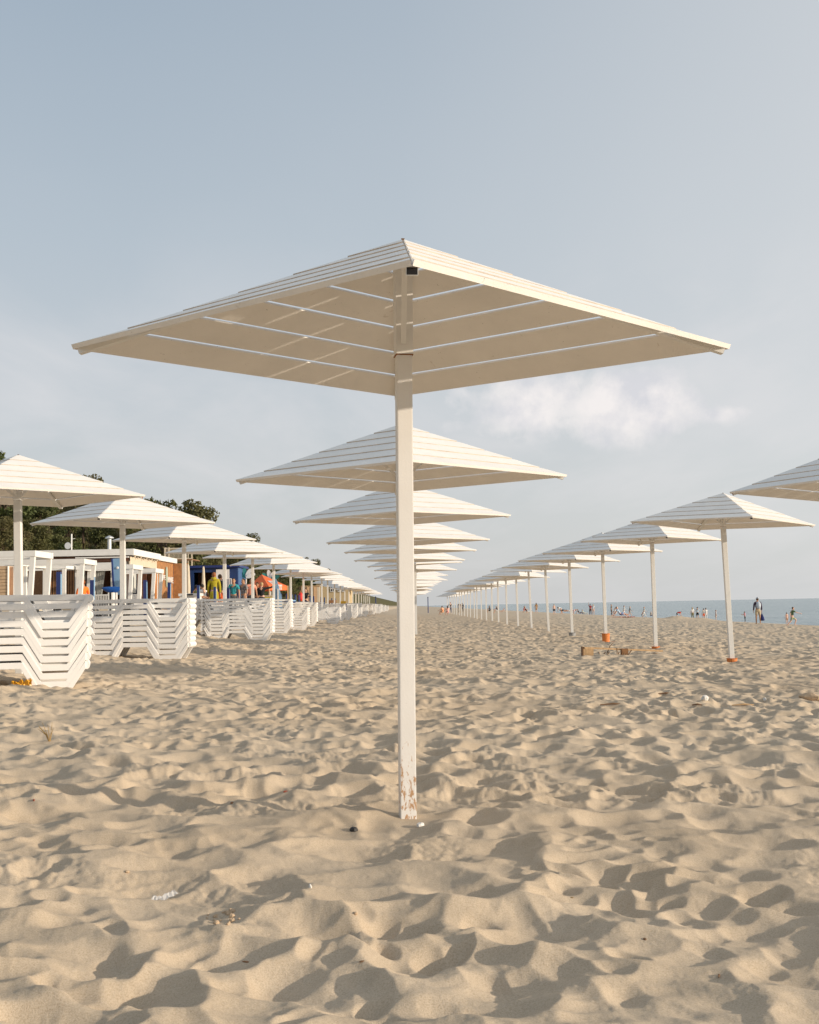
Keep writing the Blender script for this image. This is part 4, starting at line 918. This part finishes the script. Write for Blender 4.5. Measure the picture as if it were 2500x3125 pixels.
# ------------------------------------------------------------------ people
SK = [mat('skin', (.62, .36, .24), .6, .05), mat('tanned_skin', (.48, .25, .14), .6, .05), mat('fair_skin', (.70, .42, .30), .6, .05)]  # skin tones of different people: medium, tanned, fair
HAIR = {'brown': mat('brown_hair', (.09, .045, .02), .7), 'dark': mat('dark_hair', (.02, .014, .01), .7), 'blond': mat('blond_hair', (.48, .32, .15), .7), 'red': mat('auburn_hair', (.30, .10, .03), .7), 'white': M['white']}
LIPS = mat('lips', (.35, .12, .10)); EYE = mat('eye_dark', (.02, .015, .012), .3)
_tmp = bpy.data.scenes.new('scratch')
def skin_mesh(pts, edges, rad, m, sub=1):
    me = bpy.data.meshes.new('s'); me.from_pydata([tuple(p) for p in pts], edges, []); o = bpy.data.objects.new('s', me); _tmp.collection.objects.link(o)
    o.modifiers.new('k', 'SKIN'); lay = me.skin_vertices[0].data
    for i, r in enumerate(rad):
        r = r if isinstance(r, tuple) else (r, r); lay[i].radius = r; lay[i].use_root = (i == 0)
    sm = o.modifiers.new('u', 'SUBSURF'); sm.levels = sub; sm.render_levels = sub
    vl = _tmp.view_layers[0]; vl.update()
    out = bpy.data.meshes.new_from_object(o.evaluated_get(vl.depsgraph)); bpy.data.objects.remove(o); bpy.data.meshes.remove(me)
    out.materials.clear(); out.materials.append(m); out.shade_smooth(); return out
def dirv(pitch, yaw_=0.0, out=0.0):
    """pitch 0 = straight down, +90 = forward; out = sideways"""
    a = math.radians(pitch); b = math.radians(out); return Vector((math.sin(b), math.sin(a) * math.cos(b), -math.cos(a) * math.cos(b)))
POSES = {  # torso lean, hips(L,R), knees(L,R), shoulders(L,R), elbows(L,R), head
    'stand': dict(t=0, h=(3, -3), k=(0, 2), s=(5, -4), e=(15, 12)),
    'walk': dict(t=3, h=(24, -20), k=(6, 22), s=(-22, 24), e=(15, 25)),
    'run': dict(t=8, h=(58, -24), k=(78, 25), s=(-30, 62), e=(40, 12)),
    'point': dict(t=0, h=(3, -3), k=(0, 2), s=(5, 0), e=(10, 0), arm='side'),
    'raise': dict(t=0, h=(3, -3), k=(0, 2), s=(150, -4), e=(30, 12)),
    'bend': dict(t=78, h=(8, -2), k=(5, 8), s=(12, 18), e=(8, 10)),
    'hands': dict(t=4, h=(3, -3), k=(0, 2), s=(25, 25), e=(80, 80)),
    'crouch': dict(t=30, h=(95, 90), k=(135, 135), s=(55, 50), e=(30, 30)),
    'sit': dict(t=12, h=(112, 108), k=(95, 100), s=(50, 55), e=(20, 15)),
    'sitback': dict(t=-28, h=(100, 95), k=(45, 15), s=(-38, -38), e=(5, 5)),
    'lie': dict(t=-86, h=(92, 86), k=(12, 4), s=(8, 6), e=(20, 10))}
def person(label, loc, height, face, pose, top=None, bottom=None, hair='brown', skin=0, sleeves='short', legs='short', extra=(), long_hair=False, dress=None, pattern=False, hat=None, group=None):
    P = POSES[pose]; s = height / 1.75
    J = []; E = []; Rr = []
    def j(p, r, par=None):
        J.append(p * s); Rr.append(tuple(x * s for x in r) if isinstance(r, tuple) else r * s)
        if par is not None: E.append((par, len(J) - 1))
        return len(J) - 1
    up = Vector((0, math.sin(math.radians(P['t'])), math.cos(math.radians(P['t']))))
    fw = Vector((0, up.z, -up.y))
    o0 = Vector((0, 0, 0)); pel = j(o0, (.135, .10)); wst = j(up * .17, (.118, .085), pel); chs = j(up * .36, (.145, .10), wst); shc = j(up * .48, (.11, .08), chs)
    nk = j(up * .55, .052, shc)
    headc = up * .66 + fw * .02 if P['t'] < 60 else up * .64 + Vector((0, 0, -.04))
    hd = j(up * .585, .05, nk)
    legsJ = []; armsJ = []
    for i, sx in enumerate((-1, 1)):
        hip = Vector((sx * .085, 0, -.03)); th = dirv(P['h'][i], 0, sx * 3); kn = hip + th * .43; sh_ = dirv(P['h'][i] - P['k'][i], 0, sx * 1.5); an = kn + sh_ * .41
        a = j(hip + th * .06, .088, pel); a2 = j(hip + th * .22, .076, a); b = j(kn, .054, a2); b2 = j(kn + sh_ * .13, .052, b); c = j(an, .034, b2)
        fd = Vector((0, 1, 0)) if abs(P['h'][i] - P['k'][i]) < 60 else Vector((0, .35, .94)); c2 = j(an + Vector((0, 0, -.035)) + fd * .06, .034, c); c3 = j(an + fd * .155 + Vector((0, 0, -.045)) * (1 if fd.y > .9 else 0), .024, c2)
        legsJ.append((hip, th, kn, sh_, an))
        S = up * .46 + Vector((sx * .19, 0, 0))
        if P.get('arm') == 'side' and sx == 1: ua = Vector((.94, .1, .12)).normalized(); la = Vector((.88, .1, .45)).normalized()
        else: ua = dirv(P['s'][i] + (P['t'] * .0), 0, sx * 9); la = dirv(P['s'][i] + P['e'][i], 0, sx * 3)
        el = S + ua * .28; wr = el + la * .25
        a = j(S - Vector((sx * .03, 0, .01)), .056, shc); a2 = j(S + ua * .12, .045, a); b = j(el, .036, a2); b2 = j(el + la * .08, .036, b); c = j(wr, .024, b2); c2 = j(wr + la * .07, (.036, .018), c)
        armsJ.append((S, ua, el, la, wr, sx))
    low = min((p.z - (r[0] if isinstance(r, tuple) else r) * .8) for p, r in zip(J, Rr)); lift = Vector((0, 0, -low)); J = [p + lift for p in J]; L_ = lift / s
    sm_ = SK[skin]; root = empty('person', loc, face, label, 'person', group)
    body = skin_mesh(J, E, Rr, sm_, 1)
    # head with features, hands with fingers, merged into the body mesh
    mb = MB(); hc = headc + L_
    mb.add([v.co[:] for v in body.vertices], [tuple(p.vertices) for p in body.polygons])
    def sc_ball(c, r, n=12, m=9, mi=0): mb.ball(c * s, tuple(x * s for x in r), n, m, mi)
    sc_ball(hc, (.076, .09, .112)); sc_ball(hc + fw * .03 - up * .055, (.055, .062, .055))
    mb.tube([(hc + fw * .088 + up * .015) * s, (hc + fw * .112 - up * .02) * s], [.008 * s, .015 * s], 6)
    for sx in (-1, 1):
        sc_ball(hc + Vector((sx * .077, 0, 0)), (.012, .022, .032), 6, 5); sc_ball(hc + fw * .083 + Vector((sx * .03, 0, 0)) + up * .012, (.012, .008, .007), 6, 4, 2)
    sc_ball(hc + fw * .088 - up * .058, (.024, .008, .008), 6, 4, 1)
    for (S, ua, el, la, wr, sx) in armsJ:
        pc = wr + L_ + la * .10; side_ = la.cross(Vector((1, 0, 0))); side_ = side_.normalized() if side_.length > .1 else Vector((0, 1, 0)); bendd = Vector((-sx, 0, 0))
        for f in range(4):
            q = pc + side_ * (f - 1.5) * .019; ln = (.065, .078, .072, .055)[f]; mb.tube([(q - la * .02) * s, (q + la * ln * .5) * s, (q + la * ln * .85 + bendd * .02) * s, (q + la * ln + bendd * .035) * s], [.0095 * s, .009 * s, .008 * s, .006 * s], 6)
        q = wr + L_ + la * .045 + side_ * -.03; mb.tube([q * s, (q - side_ * .03 + la * .02) * s, (q - side_ * .038 + la * .055 + bendd * .012) * s], [.011 * s, .010 * s, .007 * s], 6)
    mb.build('body', [sm_, LIPS, EYE], root, smooth=True)
    # hair
    hm = MB(); hm.ball((hc + up * .028 - fw * .022) * s, (.086 * s, .092 * s, .105 * s), 12, 8); 
    if long_hair: hm.tube([(hc - fw * .05) * s, (hc - fw * .085 - up * .12) * s, (hc - fw * .09 - up * .26) * s], [.08 * s, .075 * s, .04 * s], 10)
    # uncover the face
    hm.v = [tuple(Vector(v) - fw * (max(0, (Vector(v) - (hc + fw * .045 - up * .0) * s).dot(fw)) * .75 if (Vector(v) - hc * s).dot(up) < .075 * s else 0)) for v in hm.v]
    hm.build('hair', HAIR[hair], root, smooth=True)
    if hat: 
        t = MB(); t.ball((hc + up * .055 - fw * .01) * s, (.095 * s, .10 * s, .075 * s), 12, 6); t.tube([(hc + up * .06 + fw * .07) * s, (hc + up * .05 + fw * .16) * s], [.05 * s, .035 * s], 8); t.build('hat', cloth(hat), root, smooth=True)
    def seg(idx_pts, edges, rr, m, name):
        me = skin_mesh([(p + L_) * s for p in idx_pts], edges, [tuple(x * s for x in r) if isinstance(r, tuple) else r * s for r in rr], m, 1); link(name, me, root)
    if top:
        pts = [up * .0, up * .17, up * .36, up * .49, up * .525]; ed = [(0, 1), (1, 2), (2, 3), (3, 4)]; rr = [(.155, .12), (.142, .112), (.165, .122), (.135, .10), (.065, .06)]
        for (S, ua, el, la, wr, sx) in armsJ:
            b = len(pts); pts += [S - Vector((sx * .02, 0, .01)), S + ua * .13, S + ua * .20]; ed += [(3, b), (b, b + 1), (b + 1, b + 2)]; rr += [.075, .066, .06]
            if sleeves == 'long': pts += [el, el + la * .12, wr - la * .01]; ed += [(b + 2, b + 3), (b + 3, b + 4), (b + 4, b + 5)]; rr += [.054, .05, .042]
        seg(pts, ed, rr, cloth(top, pattern), 'shirt')
    if bottom:
        pts = [up * .06, Vector((0, 0, -.01))]; ed = [(0, 1)]; rr = [(.148, .115), (.15, .12)]
        for (hip, th, kn, sh_, an) in legsJ:
            b = len(pts); pts += [hip + th * .06, hip + th * .2, hip + th * (.34 if legs == 'short' else .40)]; ed += [(1, b), (b, b + 1), (b + 1, b + 2)]; rr += [.105, .098, .092 if legs == 'short' else .07]
            if legs == 'long': pts += [kn + sh_ * .1, kn + sh_ * .25, an - sh_ * .03]; ed += [(b + 2, b + 3), (b + 3, b + 4), (b + 4, b + 5)]; rr += [.064, .058, .052]
        seg(pts, ed, rr, cloth(bottom), 'trousers' if legs == 'long' else 'shorts')
    if dress:
        kk = (legsJ[0][2] + legsJ[1][2]) / 2; seg([up * .06, Vector((0, 0, -.02)), kk * .5, kk * .95], [(0, 1), (1, 2), (2, 3)], [(.145, .11), (.16, .13), (.175, .15), (.19, .17)], cloth(dress, pattern), 'skirt')
    for ex in extra:
        if ex[0] == 'backpack':
            b_ = MB(); b_.ball((up * .28 - fw * .20 + L_) * s, (.155 * s, .10 * s, .25 * s), 12, 9); b_.ball((up * .20 - fw * .28 + L_) * s, (.11 * s, .05 * s, .12 * s), 10, 7); q = b_.build('backpack', cloth(ex[1]), None, smooth=True)
            q.location = loc; q.rotation_euler = (0, 0, face); tag(q, ex[2], 'backpack')
            st = MB()
            for sx in (-.1, .1): st.tube([((up * .45 + Vector((sx, 0, 0)) - fw * .14) + L_) * s, ((up * .50 + Vector((sx, 0, 0))) + L_) * s, ((up * .42 + Vector((sx, 0, 0)) + fw * .115) + L_) * s, ((up * .16 + Vector((sx * 1.2, 0, 0)) + fw * .10) + L_) * s, ((up * .1 + Vector((sx * 1.2, 0, 0)) - fw * .12) + L_) * s], .017 * s, 6)
            st.build('strap', cloth(ex[1]), q)
        if ex[0] == 'bag':
            wr = armsJ[ex[3]][4] + armsJ[ex[3]][3] * .12 + L_; b_ = MB(); c = wr * s; b_.tube([c - Vector((0, 0, .05)), c - Vector((0, 0, .12)), c - Vector((0, 0, .3)), c - Vector((0, 0, .46)), c - Vector((0, 0, .5))], [.01, .05, .13, .155, .12], 10)
            q = b_.build('carried_bag', cloth(ex[1]), None, smooth=True); q.location = loc; q.rotation_euler = (0, 0, face); tag(q, ex[2], 'bag')
            MB().tube([c + Vector((0, 0, .01)), c - Vector((0, 0, .08))], .012, 6).build('handle', cloth(ex[1]), q)
        if ex[0] == 'hood':
            b_ = MB(); b_.tube([(up * .56 - fw * .10 + Vector((-.09, 0, 0)) + L_) * s, (up * .50 - fw * .15 + L_) * s, (up * .56 - fw * .10 + Vector((.09, 0, 0)) + L_) * s], [.04 * s, .075 * s, .04 * s], 10); b_.build('hood', cloth(top), root, smooth=True)
    return root
FRONT, BACK, LEFT, RIGHT = math.pi, 0.0, math.pi / 2, -math.pi / 2
print('people')
def beach(label, px, fy, hpx, face, pose, **kw):
    kw2 = dict(kw); full = {'sit': .55, 'sitback': .5, 'lie': .22, 'bend': .66, 'crouch': .6}.get(pose, 1.0)
    hh = 1.3 if ('child' in label or 'boy' in label) else 1.68
    Y = hh * full * F / hpx; x = X_(px, Y)
    if x > 30.3: Y *= 30.3 / x; x = 30.3; hh = hpx * Y / F / full
    if Y > 205: Y = 205.0; x = X_(px, Y); hh = hpx * Y / F / full
    z = H(x, Y); fyy = (CZ - z) * F / Y
    print('%-60s Y=%.0f x=%.1f h=%.2f feet offs %.0f want %.0f' % (label[:60], Y, x, hh, fyy, fy - 1849 + .0192 * (px - 1250)))
    return person(label, (x, Y, z), min(1.95, hh), face, pose, **kw2)
W_ = (.75, .73, .70); BK = (.012, .012, .014); NV = (.02, .03, .09); PK = (.75, .38, .36)
SEA = 'people on the sand along the water'
def bp(*a, **k): k.setdefault('group', SEA); return beach(*a, **k)
bp('person in an orange top sitting on the sand, leftmost by the sea side poles', 1346, 1868, 23, .8, 'sit', top=(.75, .30, .12), bottom=(.6, .35, .2), hair='brown', skin=2)
bp('person in pink sitting with their back turned beside the standing adult in black', 1361, 1868, 24, .3, 'sit', top=(.78, .42, .38), bottom=PK, hair='brown', skin=2, long_hair=True)
bp('tall person in black top and dark trousers standing behind the seated pink one', 1369, 1863, 35, .5, 'hands', top=BK, bottom=NV, legs='long', hair='red')
bp('slim person all in black standing among the far row of poles', 1405, 1863, 29, .0, 'stand', top=BK, bottom=BK, legs='long', sleeves='long', hair='dark')
bp('person in brown standing half hidden by the far poles', 1396, 1862, 33, .0, 'stand', top=(.25, .18, .12), bottom=(.4, .33, .25), legs='long', hair='dark')
bp('person in black sitting between two poles and looking left', 1490, 1866, 18, LEFT, 'sit', top=BK, bottom=BK, hair='brown', skin=1)
bp('person in dark shirt and white hat sitting by a pole', 1512, 1863, 19, LEFT, 'sit', top=BK, bottom=W_, hair='brown', hat=(.8, .8, .8))
bp('sunbather leaning back, small, right of the white-hatted sitter', 1528, 1867, 12, LEFT, 'sitback', bottom=(.6, .3, .2), hair='brown', skin=2)
bp('person in a pink shirt sitting with knees up', 1591, 1872, 18, RIGHT, 'sit', top=(.75, .25, .25), bottom=PK, hair='brown', skin=2)
bp('person in black leaning back beside the pink shirt', 1601, 1871, 17, RIGHT, 'sitback', top=BK, bottom=W_, legs='long', hair='dark')
bp('person in a long ochre robe standing behind a pole', 1630, 1871, 31, .3, 'stand', top=(.36, .19, .06), dress=(.36, .19, .06), sleeves='long', hair='brown', long_hair=True)
bp('bare-chested boy in black shorts standing beside the sixth pole', 1684, 1873, 33, .2, 'stand', bottom=BK, hair='blond', skin=2)
bp('person in a white shirt bending down over the sand', 1706, 1874, 20, LEFT, 'bend', top=W_, bottom=(.7, .5, .42), hair='brown', long_hair=True)
bp('person in black lying on the sand propped on elbows', 1717, 1875, 8, RIGHT, 'lie', top=BK, bottom=BK, hair='dark')
bp('person in pale pink lying on the beach', 1734, 1875, 9, LEFT, 'lie', top=(.75, .55, .55), bottom=W_, hair='red', skin=2)
bp('person in dark clothes sitting back in the group of three', 1760, 1875, 14, RIGHT, 'sitback', top=BK, bottom=NV, legs='long', hair='brown')
bp('person in pale green leaning back in the group of three', 1774, 1875, 13, RIGHT, 'sitback', top=(.55, .65, .55), bottom=(.6, .6, .5), legs='long', hair='dark')
bp('woman in a dark red top and dark trousers holding one arm up', 1794, 1875, 33, BACK, 'raise', top=(.28, .02, .03), bottom=(.06, .02, .02), legs='long', hair='dark', skin=1)
bp('blond person in a pale shirt standing close to the dark red top', 1803, 1876, 32, BACK, 'stand', top=(.62, .66, .72), bottom=(.65, .45, .35), hair='blond', long_hair=True)
bp('person in olive T-shirt and black trousers standing right of the orange-sleeved pole', 1858, 1873, 35, RIGHT, 'stand', top=(.16, .14, .08), bottom=BK, legs='long', hair='dark')
bp('person in white sitting behind the reclining adult', 1872, 1878, 20, LEFT, 'sit', top=W_, bottom=W_, hair='red')
bp('person in white walking by the water towards the right', 1896, 1876, 34, RIGHT, 'walk', top=W_, bottom=(.72, .66, .62), legs='long', sleeves='long', hair='brown')
bp('person in a grey robe walking along the water', 1914, 1878, 32, RIGHT, 'walk', top=(.30, .30, .29), dress=(.33, .32, .30), sleeves='long', hair='blond')
bp('child crouching with a black ring beside the walker in white', 1949, 1880, 17, RIGHT, 'crouch', bottom=BK, hair='brown', skin=1)
bp('person in pale clothes standing near the mooring post', 1957, 1881, 33, RIGHT, 'walk', top=(.62, .60, .55), bottom=W_, legs='long', sleeves='long', hair='red')
bp('person in blue jeans sitting left of the dark mooring post', 1976, 1883, 15, RIGHT, 'sit', top=(.5, .38, .25), bottom=(.08, .12, .22), legs='long', hair='blond')
bp('child in a bright red T-shirt bending over the sand pile', 2057, 1886, 22, RIGHT, 'bend', top=(.75, .04, .02), bottom=BK, hair='brown')
bp('blond woman in white top and olive trousers standing over the pile', 2104, 1886, 38, .4, 'stand', top=W_, bottom=(.16, .14, .06), legs='long', hair='blond', long_hair=True)
bp('person in pale blue shirt and black shorts standing in the middle right', 2119, 1891, 40, -.4, 'hands', top=(.55, .66, .72), bottom=BK, hair='dark')
bp('person in white shirt and bright orange shorts', 2138, 1888, 36, .2, 'stand', top=(.72, .70, .62), bottom=(.85, .12, .02), hair='dark')
bp('taller person in white standing close behind the orange shorts', 2145, 1886, 38, .2, 'stand', top=W_, bottom=W_, legs='long', sleeves='long', hair='brown')
bp('child wrapped in a patterned towel standing alone', 2175, 1895, 33, RIGHT, 'stand', top=(.6, .5, .48), dress=(.5, .42, .38), hair='brown', pattern=True)
bp('dark-haired child in pink and black near the bare pole', 2263, 1897, 33, LEFT, 'hands', top=(.72, .30, .34), bottom=BK, legs='long', hair='dark', skin=1)
bp('bearded adult in cap and beige shorts walking away, largest figure by the sea', 2303, 1908, 84, .0, 'stand', top=(.04, .02, .05), bottom=(.50, .40, .26), sleeves='long', hair='brown', hat=(.55, .62, .70), skin=1,
   extra=(('backpack', (.50, .56, .62), 'pale grey backpack on the back of the adult walking away'), ('bag', (.01, .02, .12), 'navy drawstring bag hanging from the hand of the backpacked adult', 1)))
bp('bare-chested child standing at the edge of the water', 2390, 1897, 36, .3, 'stand', bottom=(.5, .3, .2), hair='brown', skin=2)
bp('child in a green T-shirt and khaki shorts stepping wide to the right', 2406, 1909, 66, RIGHT, 'run', top=(.10, .16, .08), bottom=(.30, .32, .20), hair='brown', skin=2)
# reclining adult on a red towel near the orange sleeve
p = Vector((X_(1895, 118), 118, H(X_(1895, 118), 118))); tw = MB(); V = []; n = 20
for i in range(n):
    for k in range(6): V.append((-1.5 + i * .15, -.5 + k * .2, .05 + .03 * math.sin(i * 1.7 + k) + .03 * math.sin(k * 2.2)))
o = tw.add(V, [(i * 6 + k, i * 6 + k + 1, i * 6 + k + 7, i * 6 + k + 6) for i in range(n - 1) for k in range(5)]).build('beach_towel', mat('red_towel', (.62, .08, .03), .9, .3, 8, stains=[(3, .56, (.85, .75, .68), .9)])); o.location = p - Vector((.3, 0, 0)); tag(o, 'crumpled red and white beach towel under the reclining adult', 'towel')
person('large person in pale blue reclining on the red towel', (p.x - .35, p.y + .05, p.z + .1), 1.8, RIGHT, 'sitback', top=(.42, .55, .68), bottom=(.20, .26, .45), dress=(.25, .32, .52), hair='brown', skin=2, group=SEA)
# people behind the loungers
def back(label, px, top_y, Y, h, face, pose, **kw):
    x = X_(px, Y); z = Z_(top_y, px, Y) - h * {'sit': .55, 'stand': 1.0, 'hands': 1.0, 'point': 1.0, 'bend': .66}.get(pose, 1.0); kw.setdefault('group', 'people on the boardwalk behind the loungers')
    print('%-40s ground %.2f placed %.2f' % (label[:40], G(x, Y), z)); return person(label, (x, Y, z), h, face, pose, **kw)
back('person in a long mustard yellow hooded jacket seen from behind', 650, 1744, 47.5, 1.72, .1, 'stand', top=(.42, .34, .015), bottom=(.42, .34, .02), sleeves='long', hair='red', extra=(('hood',),), dress=(.42, .34, .015))
back('person in a dark navy T-shirt half hidden by the yellow jacket', 668, 1750, 48.6, 1.72, -.6, 'stand', top=(.03, .035, .05), bottom=(.75, .12, .02), hair='brown')
back('person in a teal T-shirt with dark backpack straps facing the camera', 710, 1762, 51.5, 1.72, FRONT, 'stand', top=(.03, .30, .33), bottom=(.1, .1, .1), hair='dark', skin=1, extra=(('backpack', (.02, .02, .03), 'dark backpack worn by the person in teal'),))
back('person in a patterned grey top looking left', 740, 1763, 52.5, 1.70, FRONT - .6, 'stand', top=(.16, .14, .13), dress=(.16, .14, .13), pattern=True, hair='dark', skin=1)
back('person in a peach T-shirt facing the camera', 763, 1763, 53.5, 1.72, FRONT + .3, 'stand', top=(.85, .33, .22), bottom=(.04, .04, .045), hair='dark', skin=1)
back('fair person in black pointing with one arm stretched out', 795, 1775, 54.5, 1.52, BACK, 'point', top=(.012, .012, .014), bottom=(.05, .04, .035), sleeves='long', hair='blond', skin=2)
back('person in black carrying a child beside the pointing one', 782, 1775, 55.5, 1.55, FRONT, 'hands', top=(.012, .012, .014), bottom=(.03, .03, .03), sleeves='short', hair='brown', skin=1)
back('person in a black hooded top bending beside a red bag', 929, 1795, 84.0, 1.75, FRONT, 'hands', top=BK, bottom=(.02, .02, .05), legs='long', sleeves='long', hair='dark')
back('person in bright orange sitting inside the cafe', 250, 1766, 42.6, 1.65, .8, 'stand', top=(.90, .20, .02), bottom=(.6, .55, .5), sleeves='long', hair='red', skin=1)
back('dark-haired person seated behind the white counter', 586, 1797, 51.0, 1.65, -1.2, 'sit', top=(.15, .16, .05), bottom=BK, hair='dark', skin=1)
back('person in white seated near the second furled parasol', 621, 1794, 52.0, 1.6, 1.0, 'sit', top=W_, bottom=W_, hair='dark')
Y = 80.0; o = MB().tube([(0, 0, -.02), (0, 0, .15), (0, 0, .42), (0, 0, .55)], [.14, .2, .18, .05], 10).build('red_bag', mat('red_nylon', (.75, .04, .03), .6, .3, 6, stains=[(3, .5, (.8, .2, .02), .9)]), None, smooth=True); o.location = (X_(914, Y), Y, Z_(1834, 914, Y)); tag(o, 'red and orange bag beside the person in black', 'bag')
MB().tube([(-.08, 0, .5), (0, 0, .68), (.08, 0, .5)], .015, 6).build('handle', M['orange'], o)
bpy.data.scenes.remove(_tmp)

for px, Y, lab in ((586, 51.0, 'low stool under the dark-haired seated person'), (621, 52.0, 'low stool under the person in white')):
    x = X_(px, Y); o = MB().tube([(0, 0, -.1), (0, 0, .30)], [.2, .2], 10).build('stool', M['brown']); o.location = (x, Y, G(x, Y)); tag(o, lab, 'stool'); MB().tube([(0, 0, .301), (0, 0, .35)], [.22, .21], 12).build('cushion', M['cream'], o)
